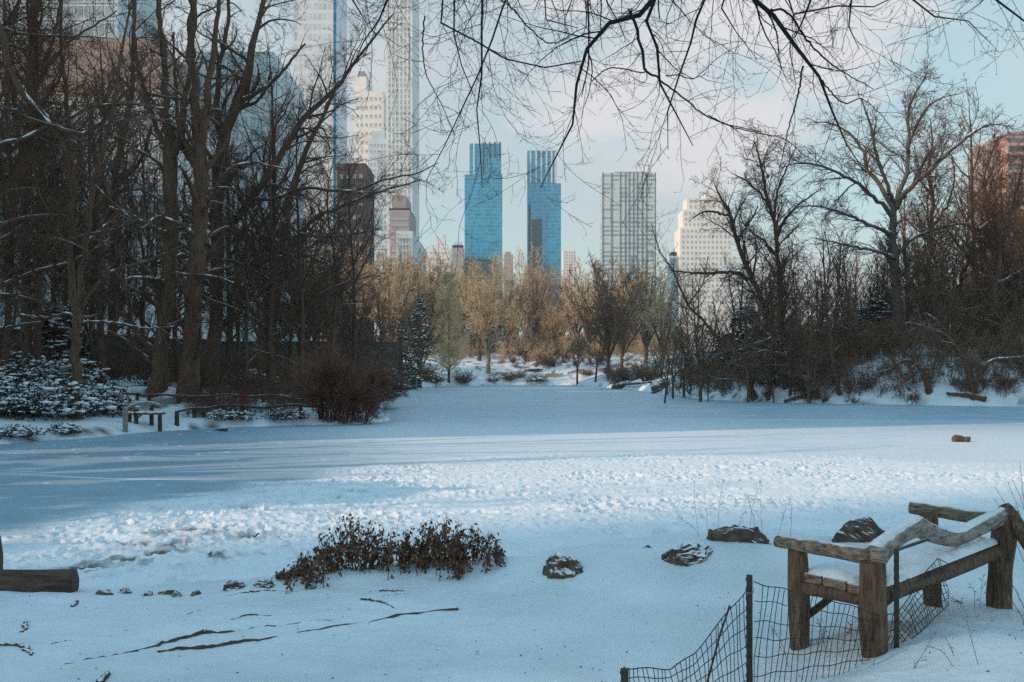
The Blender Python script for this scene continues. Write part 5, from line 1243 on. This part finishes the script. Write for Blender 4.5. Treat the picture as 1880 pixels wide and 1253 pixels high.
bpart('back_rail_stub', [U(1842, 932, R1[1]+.02), U(1856, 948, R1[1]-.03), U(1884, 990, R1[1]-.2), U(1915, 1040, R1[1]-.4)], [.055, .06, .055, .05], 'wood', n=16, seed=8)
sr0, sr1 = upz(R0, 1098), upz(R1, 1010)
sr0 = sr0 + (sr1-sr0)*.02
bpart('seat_rail', [sr0, (sr0+sr1)/2-[0,0,.01], sr1], [.056, .06, .056], 'wood', n=16, seed=9)
fz0, fz1 = F0.copy(), F1.copy(); fz0[2] = sr0[2]-.02; fz1[2] = sr1[2]-.02
bpart('seat_rail', [fz0, (fz0+fz1)/2, fz1], [.05, .05, .05], 'wood', n=12, seed=10)
bpart('end_rail', [fz0-[0,0,.02], sr0-[0,0,.03]], [.05, .052], 'wood', n=10, seed=11)
bpart('end_rail', [fz1-[0,0,.02], sr1-[0,0,.03]], [.05, .052], 'wood', n=10, seed=12)
bpart('brace', [upz(F0, 1134, 1478), U(1525, 1098, F0[1]+.25)], [.026, .026], 'wood', n=8, seed=13)
bpart('brace', [upz(R0, 1120, 1612), U(1650, 1085, R0[1]+.35)], [.024, .024], 'wood', n=8, seed=14)
bpart('backrest_rod', [U(1640, 1012, R0[1]+.25), U(1705, 990, R0[1]+.72)], [.012, .012], 'bark', n=6, seed=15)
# three seat planks running the length of the bench, and the snow lying on them
zs = sr0[2] + .062
def lerp(a, b, t): return a*(1-t) + b*t
for k in range(3):
    t0, t1 = .02 + k*.325, .02 + k*.325 + .305; b = MB(); nn = 18; s = np.linspace(-.012, 1.0, nn)
    A = np.array([lerp(lerp(F0, R0, t0), lerp(F1, R1, t0), x) for x in s]); B = np.array([lerp(lerp(F0, R0, t1), lerp(F1, R1, t1), x) for x in s])
    zz = zs + .006*np.sin(s*5+k) - .004*k; A[:, 2] = zz; B[:, 2] = zz
    th = np.array([0, 0, .055]); e = (B-A)*.06
    ring = np.stack([A+e-th*.0, A-th*.25, A-th*.8, A+e-th, B-e-th, B-th*.8, B-th*.25, B-e], 1)
    v = ring.reshape(-1, 3); f = []
    for i in range(nn-1):
        for j in range(8): f.append([i*8+j, i*8+(j+1) % 8, (i+1)*8+(j+1) % 8, (i+1)*8+j])
    for base in (0, (nn-1)*8): f += [[base, base+1, base+6, base+7], [base+1, base+2, base+5, base+6], [base+2, base+3, base+4, base+5]]
    b.add(v, f); b.build('seat_plank', [M['wood_grey']], bench, origin=R0, smooth=False)
nu, nv = 90, 30; uu, vv = np.meshgrid(np.linspace(.0, 1.0, nu), np.linspace(.0, 1.04, nv), indexing='ij')
base = (F0[None, None]*(1-vv[..., None]) + R0[None, None]*vv[..., None])*(1-uu[..., None]) + (F1[None, None]*(1-vv[..., None]) + R1[None, None]*vv[..., None])*uu[..., None]
edge = np.minimum(np.minimum(uu/.03, (1-uu)/.02), np.minimum(vv/.10, (1.04-vv)/.08)); edge = np.clip(edge, 0, 1)**.5
nz = fbm(uu*14, vv*4, 4, 51); hh = (.004 + .075*nz + .03*(fbm(uu*40, vv*12, 3, 58)-.5))*edge - .012*(1-edge) - .05*sstep(.62, .70, fbm(uu*7, vv*3, 3, 55))*sstep(.45, .1, uu)
base[..., 2] = zs + hh
idx = np.arange(nu*nv).reshape(nu, nv); f = np.stack([idx[:-1, :-1], idx[1:, :-1], idx[1:, 1:], idx[:-1, 1:]], -1).reshape(-1, 4)
b = MB(); b.add(base.reshape(-1, 3), f); b.build('seat_snow', [M['snow']], bench, origin=R0)

# ------------------------------------------------------------------ wire fence
st = np.array([(1140,1228,1330,5.15),(1180,1227,1330,5.2),(1230,1229,1325,5.28),(1275,1200,1312,5.36),(1310,1158,1302,5.45),(1340,1116,1292,5.55),(1366,1093,1284,5.66),(1384,1069,1278,5.72),(1440,1083,1266,5.85),(1500,1095,1252,5.98),
               (1560,1112,1238,6.1),(1615,1130,1224,6.2),(1646,1128,1206,6.3),(1672,1092,1176,6.5),(1700,1050,1150,6.75),(1722,1024,1130,6.95),(1741,1036,1112,7.1)], float)
tt = np.concatenate([[0], np.cumsum(np.hypot(np.diff(st[:, 0]), np.diff(st[:, 1])*.4))]); tt /= tt[-1]
def fs(t): return np.stack([np.interp(t, tt, st[:, k]) for k in range(4)], -1)
wf = empty('wire_fence', U(1375, 1283, 5.7), 'sagging low wire mesh fence on dark metal posts in front of the bench', 'fence'); wo = np.array(wf.location)
def fp(t, v):
    s = fs(np.asarray(t)); px = s[..., 0] + 0*v; py = s[..., 1]*(1-v) + s[..., 2]*v
    d = s[..., 3] + .03*np.sin(np.asarray(t)*23 + v*2)
    return np.stack([(px-940)/F*d, d, H + (HY-py)/F*d], -1)
G = np.random.default_rng(200)
for (ta, tb, nvw, nm) in [(0, tt[7]-.004, 30, 'wire_panel'), (tt[7]+.001, tt[12], 26, 'wire_panel'), (tt[12]+.001, 1, 22, 'wire_panel')]:
    b = MB()
    for v in np.linspace(0, 1, 7):
        t = np.linspace(ta, tb, 60); vv_ = v + .012*np.sin(t*60 + v*9) + (.0 if v in (0., 1.) else G.normal()*.008)
        b.tubes(fp(t, vv_), np.full(60, .0026 if 0 < v < 1 else .0032), 5)
    for k in range(nvw):
        t0 = ta + (tb-ta)*(k+.5)/nvw; sl = (.02 if nm and ta < .1 else -.035) if ta < tt[12] else .05
        v = np.linspace(0, 1, 16); t = np.clip(t0 + sl*(v-.5) + .003*np.sin(v*6+k) + G.normal()*.0012, ta, tb)
        b.tubes(fp(t, v), np.full(16, .0024), 5)
    b.build('wire_panel', [M['wire']], wf, origin=wo)
def fpost(px, top, d, w, bottom, lean=0):
    b = MB(); p = U(px, top, d); g = gz(p[0], d) - .15
    b.box(-w/2, w/2, -.004, .004, g-p[2], 0); b.box(-.004, .004, .0045, w*.8, g-p[2], 0)
    for k in range(int((p[2]-g)/.055)): b.box(-w/2-.006, -w/2+.004, -.012, -.0045, -k*.055-.03, -k*.055-.012)
    o = b.build('fence_post', [M['metal']], wf, smooth=False); o.location = p - wo; return o
fpost(1147, 1227, 5.14, .040, 0); fpost(1376, 1056, 5.69, .034, 0); fpost(1646, 1008, 6.28, .030, 0)
b = MB(); b.tubes([[U(1340, 1112, 5.53), U(1322, 1165, 5.48), U(1296, 1262, 5.42)]], [[.006, .006, .006]], 6, cap=True); b.build('loose_rod', [M['wire']], wf, origin=wo)
b = MB(); a = np.linspace(0, 6.5, 14); c = U(1376, 1090, 5.69); b.tubes(c + np.stack([.024*np.cos(a), .026*np.sin(a), .012*np.sin(a)+.004*a], 1), np.full(14, .0022), 4); b.build('wire_tie', [M['greyconc']], wf, origin=wo)

# ------------------------------------------------------------------ rustic rails, little bench and red post on the left bank
def rail_fence(label, posts, top_dy=0, rail_px=None, double=False, seed=0, pw=.10):
    P = [stand(px, py) for px, py, _ in posts]; r = empty('rail_fence', P[0], label, 'fence')
    tops = []
    for (px, py, ty), p in zip(posts, P):
        t = U(px, ty, p[1]); tops.append(t)
        simple_log(None, None, None, [p-[0,0,.2], (p+t)/2, t+[0,0,.05]], [pw, pw*.95, pw*.9], 'fence_wood', 'post', r, n=6, sides=10)
    for k in range(len(tops)-1):
        a, c = tops[k], tops[k+1]; m = (a+c)/2 + [0, 0, -.05 if k % 2 else .04]
        simple_log(None, None, None, [a, m, c], [pw*.62, pw*.55, pw*.6], 'fence_wood', 'rail', r, n=10, sides=8, seed=k)
        if double:
            o = np.array([0, 0, -.4]); simple_log(None, None, None, [a+o, m+o, c+o], [pw*.5, pw*.45, pw*.5], 'fence_wood', 'rail', r, n=10, sides=8, seed=k+5)
    return r
rail_fence('near rustic log rail running from the bench gap to the dense reddish bush', [(325,782,757),(357,768,750),(399,757,746),(452,762,746),(500,765,747),(552,768,744),(588,770,746)])
rail_fence('rear rustic log rail under the big trunks', [(205,745,727),(252,736,723),(274,738,726),(328,742,727),(389,741,727),(430,740,726),(484,742,727),(520,744,728),(560,748,734)], seed=2)
rail_fence('short double log rail behind the rust red post', [(418,738,730),(470,738,731),(530,738,732)], double=True, pw=.07)
pb = stand(446, 760); tp = U(446, 719, pb[1])
e = empty('red_post', pb, 'stout rust red post standing in front of the near log rail', 'post')
b = MB(); w = pr(5.6, pb[1]); b.box(-w, w, -w, w, -.2, tp[2]-pb[2]); b.build('shaft', [M['post_red']], e, smooth=False)
b = MB(); b.boxes([[0, 0, tp[2]-pb[2]+.045]], [w*1.15, w*1.15, .043]); b.build('cap', [M['post_red']], e, smooth=False)
# little bench by the pond path
q0 = stand(250, 779); sc = q0[1]/F
e = empty('small_log_bench', q0, 'small rustic log bench with a snowy curved back beside the log rail', 'bench')
def lp2(dx, dy, dz): return q0 + np.array([dx, dy, dz])
for dx, dy, h in [(0, 0, .62), (1.0, 0, .74), (.45, .55, .72), (-.42, .35, .55)]:
    z = gz(q0[0]+dx, q0[1]+dy); p = np.array([q0[0]+dx, q0[1]+dy, z])
    simple_log(None, None, None, [p-[0,0,.1], p+[0,0,h*.5], p+[0,0,h]], [.09, .085, .08], 'fence_wood', 'leg', e, n=6, sides=10)
simple_log(None, None, None, [lp2(-.5,.3,.62), lp2(0,.2,.82), lp2(.5,.2,.86), lp2(1.05,0,.74)], [.06, .07, .07, .06], 'wood_snowy', 'back_rail', e, n=12)
simple_log(None, None, None, [lp2(-.55,.3,.5), lp2(0,0,.52)], [.06, .06], 'wood', 'armrest', e, n=6)
simple_log(None, None, None, [lp2(.45,.55,.70), lp2(1.0,0,.72)], [.06, .06], 'wood', 'armrest', e, n=6)
simple_log(None, None, None, [lp2(0,0,.2), lp2(.25,.1,.42)], [.035, .035], 'wood', 'brace', e, n=6)
b = MB(); b.boxes([lp2(.3, .25, .40)], [.75, .28, .04]); b.build('seat', [M['wood']], e, origin=q0, smooth=False)
b = MB(); g = np.random.default_rng(3); C = np.stack([q0[0]+g.uniform(-.35, .95, 60), q0[1]+g.uniform(.02, .48, 60), np.full(60, q0[2]+.46)], 1); blobs(b, C, np.stack([np.full(60, .16), np.full(60, .13), np.full(60, .05)], 1), g); b.build('seat_snow', [M['snow']], e, origin=q0)
sp = stand(230, 794); simple_log('bollard_post', 'snow capped wooden post at the pond edge in front of the small bench', 'post', [sp-[0,0,.1], sp+[0,0,.4], U(232, 748, sp[1])], [.10, .10, .085], 'wood_snowy', n=10)

# low dark stone wall along the street
a, c = np.array([(380-940)/F*108, 108, 0]), np.array([(735-940)/F*165, 165, 0])
wl = empty('street_wall', a, 'long dark stone wall edging the street behind the wood', 'wall'); b = MB(); cp = MB(); nseg = 26
for k in range(-16, nseg):
    p = a + (c-a)*k/nseg; q = a + (c-a)*(k+1)/nseg; zt = hz(630, p[1]) if k > 0 else hz(630, a[1]); zt2 = hz(630, q[1]) if k >= 0 else hz(630, a[1])
    zb = zt - 2.0; dx = np.array([.35, .12, 0])
    for bb, z0, z0b, z1, z1b, dd in ((b, zb-2, zb-2, zt, zt2, dx), (cp, zt+.003, zt2+.003, zt+.22, zt2+.22, dx*1.3)):
        v = [p-dd+[0,0,z0], q-dd+[0,0,z0b], q+dd+[0,0,z0b], p+dd+[0,0,z0], p-dd+[0,0,z1], q-dd+[0,0,z1b], q+dd+[0,0,z1b], p+dd+[0,0,z1]]
        bb.add(v, [[0,3,2,1],[4,5,6,7],[0,1,5,4],[1,2,6,5],[2,3,7,6],[3,0,4,7]])
b.build('wall', [M['stone_wall']], wl, smooth=False, origin=a); cp.build('coping', [M['stone_wall']], wl, smooth=False, origin=a)

# small gazebo and lamps of the far shore
gp = stand(919, 648); r = empty('gazebo', gp, 'small open shelter with a snowy roof on the far slope', 'shelter')
s = gp[1]/F
for dx, dy in ((-12, 0), (12, 0), (-9, 18), (9, 18)):
    b = MB(); b.tubes([[dx*s, dy*s, -.3], [dx*s, dy*s, 15*s]], [.16, .14], 6); b.build('post', [M['bark_brown']], r)
b = MB(); n = 8; A = np.arange(n)*6.283/n; rim = np.stack([17*s*np.cos(A), 9*s+17*s*np.sin(A), np.full(n, 15*s)], 1); v = np.concatenate([rim, rim+[0,0,.25], [[0, 9*s, 24*s]], [[0, 9*s, 15*s]]])
f = [[i, (i+1) % n, n+(i+1) % n, n+i] for i in range(n)] + [[n+i, n+(i+1) % n, 2*n, 2*n] for i in range(n)] + [[(i+1) % n, i, 2*n+1, 2*n+1] for i in range(n)]
b.add(v, f); b.build('roof', [M['snow']], r, smooth=False)
# red balloon caught in the twigs
p = U(1410, 324, 88); import bmesh
bm = bmesh.new(); bmesh.ops.create_uvsphere(bm, u_segments=14, v_segments=10, radius=.17)
for x in bm.verts: x.co.z *= 1.2; x.co.x *= 1 - .25*(x.co.z < 0)*abs(x.co.z)/.2; x.co.y *= 1 - .25*(x.co.z < 0)*abs(x.co.z)/.2
me = bpy.data.meshes.new('balloon'); bm.to_mesh(me); bm.free(); M['balloon'] = mat('red_balloon', (.45, .02, .05), .35, .05, 2); me.materials.append(M['balloon'])
o = link('balloon', me, None, p); tag(o, 'tiny red balloon caught in the twigs of the vase shaped tree', 'balloon')

# ------------------------------------------------------------------ the tree overhead, its limbs hanging into the view
OV = [dict(n=0, dens=5.4, t0=.06, t1=1, ang=46, Lr=.34, K=7, noise=.17, up=-.015, rr=.42, rmin=.0024, sides=4, lmin=.3, lmax=.95),
      dict(n=0, dens=6.5, t0=.08, t1=1, ang=46, Lr=.45, K=6, noise=.17, up=-.0, rr=.55, rmin=.0019, lmin=.12, lmax=.40),
      dict(n=0, dens=8, t0=.15, t1=1, ang=44, Lr=.4, K=4, noise=.18, up=0, rr=.7, rmin=.0014, lmin=.05, lmax=.15)]
def overhead(label, base, fork, limbs, seed):
    G = np.random.default_rng(seed); mains = []
    trunk = [base-[0,0,.3], (base+fork)/2 + [.1, .2, 0], fork]
    mains.append((trunk, [.34, .27, .24]))
    for pl in limbs:
        pts, rad = [], []
        d0 = pl[0][3]
        p0 = U(*pl[0][:2], d0)
        if pl[0][1] <= 6 and pl[0][2] > 2.2:      # limbs that leave the frame run on to the fork
            pts += [fork, fork*.55 + p0*.45 + [0, 0, 1.6], fork*.18 + p0*.82 + [0, 0, .8]]; r = pl[0][2]/F*d0; rad += [max(.10, r*2.4), r*1.9, r*1.25]
        for q in pl:
            dd = q[3] if len(q) > 3 else dd
            pts.append(U(q[0], q[1], dd)); rad.append(q[2]/F*dd)
        mains.append((pts, rad))
    P, R = resample(mains, 40); R[1:] *= .82; P[1:] = wobble(P[1:], R[1:], G, .22)
    tb, cb = MB(), MB(); tb.tubes(P, R, 8)
    bud = MB()
    P, R = P[1:], R[1:]
    for lv in OV:
        lv = dict(lv); sd = lv.pop('sides', 3); P, R = grow(P, R, G=G, **lv); cb.tubes(P, R, sd)
    m = G.random(len(P)) < .5; leaves(bud, P[m][:, -1], P[m][:, -1]-P[m][:, -2], .022, .0042, G)
    q = put_tree('bare_tree', label, base, tb, cb, M['limb_near'], M['limb_near']); bud.build('buds', [M['limb_near']], q, origin=base); return q
zb = gz(4.2, -3.0)
overhead('tree standing behind the viewer, its bare limbs hanging across the top of the sky', np.array([4.2, -3.0, zb]), np.array([3.6, -1.5, 6.4]), [
    [(1205,0,6.0,9),(1155,20,5.6),(1110,50,5,9.1),(1088,72,4.6),(1082,88,4.2),(1066,115,3.8),(1058,150,3.2),(1055,210,2.6),(1035,262,2,9.3),(1018,295,1.5),(992,345,.9)],
    [(1158,20,3.6,9.0),(1170,60,3.6),(1183,112,3.2),(1184,128,3),(1210,145,2.5),(1252,178,2.0),(1312,221,1.6),(1400,243,1)],
    [(1200,4,4,9.2),(1203,70,3.6),(1210,140,2.8),(1223,176,2.2),(1242,212,1.8),(1272,268,1)],
    [(1293,0,2.8,8.2),(1275,60,2.6),(1250,130,2.2),(1230,190,1.8),(1225,212,1.6),(1226,275,.9)],
    [(885,0,2.8,8.8),(884,60,2.5),(888,112,2.3),(880,165,2),(874,185,1.8),(880,255,1.4),(886,345,.8)],
    [(928,2,2.3,8.4),(905,65,2.2),(888,115,2),(852,190,1.7),(822,258,1.3),(782,332,.8)],
    [(808,-4,2.6,8.6),(845,55,2.2),(900,90,2),(958,121,1.8),(1048,122,1.6),(1066,112,1.6)],
    [(930,3,2,8.8),(970,50,1.7),(1012,80,1.4),(1058,58,1),(1090,45,.7)],
    [(1078,-4,2.4,9.0),(1084,68,2.1),(1076,150,1.6),(1068,178,1)],
    [(1086,150,1.3,9.1),(1120,125,1.5),(1180,134,1.6),(1186,126,1.6)],
    [(1222,140,1.6,9.2),(1245,138,1.4),(1275,144,1.1),(1320,105,.8),(1370,78,.5)],
    [(780,30,1.8,8.0),(776,90,1.6),(784,140,1.2),(810,190,1),(836,250,.6)],
    [(832,-4,2.4,8.6),(842,80,1.7),(852,140,1.2),(872,180,.8)],
    [(995,-5,2.3,8.9),(1030,40,1.3),(1062,52,.9)],
    [(1376,-4,5.6,8.4),(1415,20,5.4),(1440,60,4.8),(1460,90,4.4),(1475,116,4),(1500,138,3.4),(1520,175,2.8),(1528,202,2.4),(1528,238,2),(1568,278,1.5),(1592,322,.8)],
    [(1415,18,2.8,8.4),(1446,23,2.6),(1480,72,2.2),(1532,122,1.7),(1604,164,.9)],
    [(1475,122,2.4,8.4),(1463,180,2),(1450,226,1.6),(1440,272,1.2),(1428,325,.7)],
    [(1300,212,1.6,9.2),(1340,232,1.5),(1400,246,1.3),(1440,256,1.1),(1474,284,.7)],
    [(1440,-5,2.6,8.6),(1520,10,2),(1590,13,1.6),(1628,4,1.2),(1660,-14,1)],
    [(1500,138,2,8.5),(1545,188,1.6),(1580,182,1.3),(1612,205,.9),(1640,240,.5)],
    [(1668,-5,2.4,8.2),(1690,15,2),(1730,35,1.7),(1772,36,1.4),(1800,56,1),(1822,84,.6)],
    [(1822,-5,2.8,7.6),(1850,14,2.4),(1875,36,2),(1920,70,1.4)],
    [(1560,-5,2.3,8.6),(1572,60,1.4),(1578,92,.8)],
    [(1490,-5,2.3,8.2),(1478,50,1.7),(1452,70,1),(1420,110,.6)],
    [(1330,-5,2.3,9.0),(1352,60,1.2),(1390,110,.6)],
    [(640,-5,2.3,8.4),(655,20,1.5),(672,42,.9)],
    [(716,-5,2.4,8.2),(690,40,1.7),(664,84,1.2),(640,140,.6)],
    # unseen limbs above the frame, added to shade the near bank
    [(1050,-60,6,11),(900,-130,5,13),(700,-190,4,15),(480,-220,2.6,17)],
    [(1250,-60,6,11),(1350,-160,5,13),(1500,-230,4,15),(1700,-280,2.6,16)],
    [(1100,-40,6,10),(1120,-140,5,13),(1100,-260,4,16),(1080,-300,2.4,19)],
    [(950,-40,5,9),(760,-120,4.4,10),(560,-150,3.4,11),(380,-140,2.2,12)]], 211)

# ------------------------------------------------------------------ unseen trees added left of the frame to shade the ice
for k, (x, y, sc) in enumerate([(-27,5,1.2),(-29,9,1.4),(-26.5,12,1.2),(-29,15.5,1.05),(-31,12,1.25),(-27,19.5,.95),(-28.5,23,.95),(-30,27,1.0),(-28,30.5,.9),(-25,1,1.1)]):
    cx = empty('conifer', (x, y, max(gz(x, y), 0)), 'dark conifer of the dense row on the bank beyond the left edge', 'tree', 'conifers beyond the left edge') if k == 0 else None  # unseen row, added to shade the left ice
    if k == 0:
        tb, nd, sn = conifer(300, 9.5, 3.0, 70); tb.build('trunk', [M['bark']], cx); nd.build('needles', [M['evergreen']], cx); sn.build('snow_cover', [M['snow']], cx)['kind'] = 'stuff'; C0 = cx
    else: copy_tree(C0, (x, y, max(gz(x, y), 0)), k*1.3, (sc, sc), 'dark conifer of the dense row on the bank beyond the left edge', 'conifers beyond the left edge')  # unseen row, added to shade the left ice
for k, (x, y, s_) in enumerate([(-25,9,.7)]):  # slender tree added out of view to dapple the ice
    copy_tree(ARCH['wood%d' % (k % 3)], (x, y, max(gz(x, y), 0)), k*2.1, (s_, s_), lw, gw)

LIMBY = [dict(n=0, dens=.5, t0=.2, t1=1, ang=45, Lr=.35, K=7, noise=.16, up=.03, rr=.5, rmin=.03, sides=5), dict(n=0, dens=.7, t0=.2, t1=1, ang=40, Lr=.45, K=5, noise=.16, up=.02, rr=.5, rmin=.014)]  # unseen limby trees added to throw limb shadows across the ice
for k, (x, y, h, lab) in enumerate([(-22.5, 19.5, 15, 'broad limbed bare tree leaning over the pond beyond the left edge'), (-24, 26, 17, 'second broad limbed bare tree beyond the left edge, farther along the bank')]):  # both added out of view for their limb shadows
    Gt = np.random.default_rng(310+k); base = np.array([x, y, max(gz(x, y), 0)])
    tb, cb = tree_meshes(auto_mains(Gt, h, .34, (.28, .05), .28, 8, .62), LIMBY, Gt, None, None, K=16, sides=8); tb.v = [v + base for v in tb.v]; cb.v = [v + base for v in cb.v]
    put_tree('bare_tree', lab, base, tb, cb, M['bark'], M['twig'])
# bits of leaf and twig blown over the near snow
G = np.random.default_rng(320); n = 420
d = G.uniform(5.2, 10.5, n); x = G.uniform(-.55, .6, n)*d; k = sdist(x, d)[0] > .3; x, d = x[k], d[k]; n = len(x)
b = MB(); C = np.stack([x, d, ground(x, d) + .006], 1); D = G.normal(size=(n, 3))*np.array([1, 1, .12]); leaves(b, C, D, G.uniform(.006, .03, n), G.uniform(.002, .007, n), G)
o = b.build('leaf_litter', [M['leaf']], smooth=False); tag(o, 'crumbs of dead leaf and twig scattered on the near snow', 'litter', None, 'stuff')

# ------------------------------------------------------------------ camera, sun, sky
cam = bpy.data.cameras.new('camera'); cam.sensor_width = 36; cam.lens = 36 * F / 1880; cam.shift_y = (HY - 626.5) / 1880
cam.clip_end = 9000; cam.clip_start = .05
co = bpy.data.objects.new('camera', cam); COL.objects.link(co); co.location = (0, 0, H); co.rotation_euler = (math.pi/2, 0, 0); S.camera = co
SUN_AZ, SUN_EL = math.radians(-112), math.radians(25)
sd = np.array([math.sin(SUN_AZ)*math.cos(SUN_EL), math.cos(SUN_AZ)*math.cos(SUN_EL), math.sin(SUN_EL)])
sl = bpy.data.lights.new('sun', 'SUN'); sl.energy = 2.4; sl.angle = math.radians(.53); sl.color = (1, .70, .48)
so = bpy.data.objects.new('sun', sl); COL.objects.link(so); so.rotation_euler = Vector(-sd).to_track_quat('-Z', 'Y').to_euler()
W = bpy.data.worlds.new('World'); S.world = W; W.use_nodes = True
N = W.node_tree.nodes; L = W.node_tree.links
bg = N['Background']; bg.inputs['Strength'].default_value = .15
sky = N.new('ShaderNodeTexSky'); sky.sky_type = 'NISHITA'; sky.sun_disc = False; sky.sun_elevation = SUN_EL; sky.sun_rotation = SUN_AZ
sky.air_density = 1.0; sky.dust_density = .25; sky.ozone_density = 2.5; sky.altitude = 0
tint = N.new('ShaderNodeMix'); tint.data_type = 'RGBA'; tint.blend_type = 'MULTIPLY'; tint.inputs['Factor'].default_value = 1
L.new(sky.outputs[0], tint.inputs['A']); tint.inputs['B'].default_value = (1.05, 1.25, .93, 1)
tc = N.new('ShaderNodeTexCoord'); mp = N.new('ShaderNodeMapping'); mp.inputs['Scale'].default_value = (1.4, 1.4, 3.2); mp.inputs['Location'].default_value = (.35, .2, .1)
L.new(tc.outputs['Generated'], mp.inputs[0])
nz = N.new('ShaderNodeTexNoise'); nz.inputs['Scale'].default_value = 1.6; nz.inputs['Detail'].default_value = 7; nz.inputs['Roughness'].default_value = .55; L.new(mp.outputs[0], nz.inputs['Vector'])
rp = N.new('ShaderNodeValToRGB'); rp.color_ramp.elements[0].position = .36; rp.color_ramp.elements[1].position = .66; L.new(nz.outputs['Fac'], rp.inputs[0])
sx = N.new('ShaderNodeSeparateXYZ'); L.new(tc.outputs['Generated'], sx.inputs[0])
mr = N.new('ShaderNodeMapRange'); mr.inputs['From Min'].default_value = .22; mr.inputs['From Max'].default_value = .62; mr.inputs['To Min'].default_value = 1.0; mr.inputs['To Max'].default_value = .05; L.new(sx.outputs['Z'], mr.inputs['Value'])
m1 = N.new('ShaderNodeMath'); m1.operation = 'MULTIPLY_ADD'; m1.inputs[1].default_value = .36; m1.inputs[2].default_value = .63; L.new(rp.outputs[0], m1.inputs[0])
mm = N.new('ShaderNodeMath'); mm.operation = 'MULTIPLY'; L.new(m1.outputs[0], mm.inputs[0]); L.new(mr.outputs[0], mm.inputs[1])
mx = N.new('ShaderNodeMix'); mx.data_type = 'RGBA'; L.new(mm.outputs[0], mx.inputs['Factor']); L.new(tint.outputs['Result'], mx.inputs['A']); 
hc = N.new('ShaderNodeMix'); hc.data_type = 'RGBA'; L.new(rp.outputs[0], hc.inputs['Factor']); hc.inputs['A'].default_value = (2.5, 2.78, 2.92, 1); hc.inputs['B'].default_value = (3.35, 3.28, 3.27, 1); L.new(hc.outputs['Result'], mx.inputs['B'])
cd = N.new('ShaderNodeVectorMath'); cd.operation = 'DOT_PRODUCT'; L.new(tc.outputs['Generated'], cd.inputs[0]); cd.inputs[1].default_value = tuple(Vector((.19, .927, .345)).normalized())
cm = N.new('ShaderNodeMapRange'); cm.inputs['From Min'].default_value = .955; cm.inputs['From Max'].default_value = 1.0; L.new(cd.outputs['Value'], cm.inputs['Value'])
n2 = N.new('ShaderNodeTexNoise'); n2.inputs['Scale'].default_value = 5; n2.inputs['Detail'].default_value = 8; L.new(mp.outputs[0], n2.inputs['Vector'])
ca = N.new('ShaderNodeMath'); ca.operation = 'MULTIPLY_ADD'; ca.inputs[1].default_value = 1.6; L.new(n2.outputs['Fac'], ca.inputs[0]); L.new(cm.outputs[0], ca.inputs[2])
cr = N.new('ShaderNodeMapRange'); cr.interpolation_type = 'SMOOTHSTEP'; cr.inputs['From Min'].default_value = 1.3; cr.inputs['From Max'].default_value = 1.75; cr.inputs['To Max'].default_value = .85; L.new(ca.outputs[0], cr.inputs['Value'])
cx2 = N.new('ShaderNodeMix'); cx2.data_type = 'RGBA'; L.new(cr.outputs[0], cx2.inputs['Factor']); L.new(mx.outputs['Result'], cx2.inputs['A']); cx2.inputs['B'].default_value = (4.0, 3.8, 3.78, 1); mx = cx2
gn = N.new('ShaderNodeMapRange'); gn.inputs['From Min'].default_value = .38; gn.inputs['From Max'].default_value = .65; gn.inputs['To Min'].default_value = 1; gn.inputs['To Max'].default_value = 1.55; L.new(sx.outputs['Z'], gn.inputs['Value'])
gm = N.new('ShaderNodeVectorMath'); gm.operation = 'SCALE'; L.new(mx.outputs['Result'], gm.inputs[0]); L.new(gn.outputs[0], gm.inputs['Scale'])
L.new(gm.outputs[0], bg.inputs['Color'])
S.view_settings.view_transform = 'Standard'; S.view_settings.look = 'None'; S.view_settings.exposure = .56; S.view_settings.gamma = 1
S.cycles.max_bounces = 5; S.cycles.diffuse_bounces = 3; S.cycles.transparent_max_bounces = 4; S.cycles.use_denoising = False

# thin winter haze over the whole place
hb = MB(); hb.box(-1720, 1720, -1720, 1720, -3, 290); hz_m = bpy.data.materials.new('haze'); hz_m.use_nodes = True
nt = hz_m.node_tree; nt.nodes.remove(nt.nodes['Principled BSDF']); pv = nt.nodes.new('ShaderNodeVolumePrincipled'); pv.inputs['Density'].default_value = .00022; pv.inputs['Color'].default_value = (.86, .92, 1, 1); pv.inputs['Anisotropy'].default_value = .2
nt.links.new(pv.outputs[0], nt.nodes['Material Output'].inputs['Volume'])
o = hb.build('haze', [hz_m], smooth=False); tag(o, 'thin pale winter haze', None, None, 'stuff')
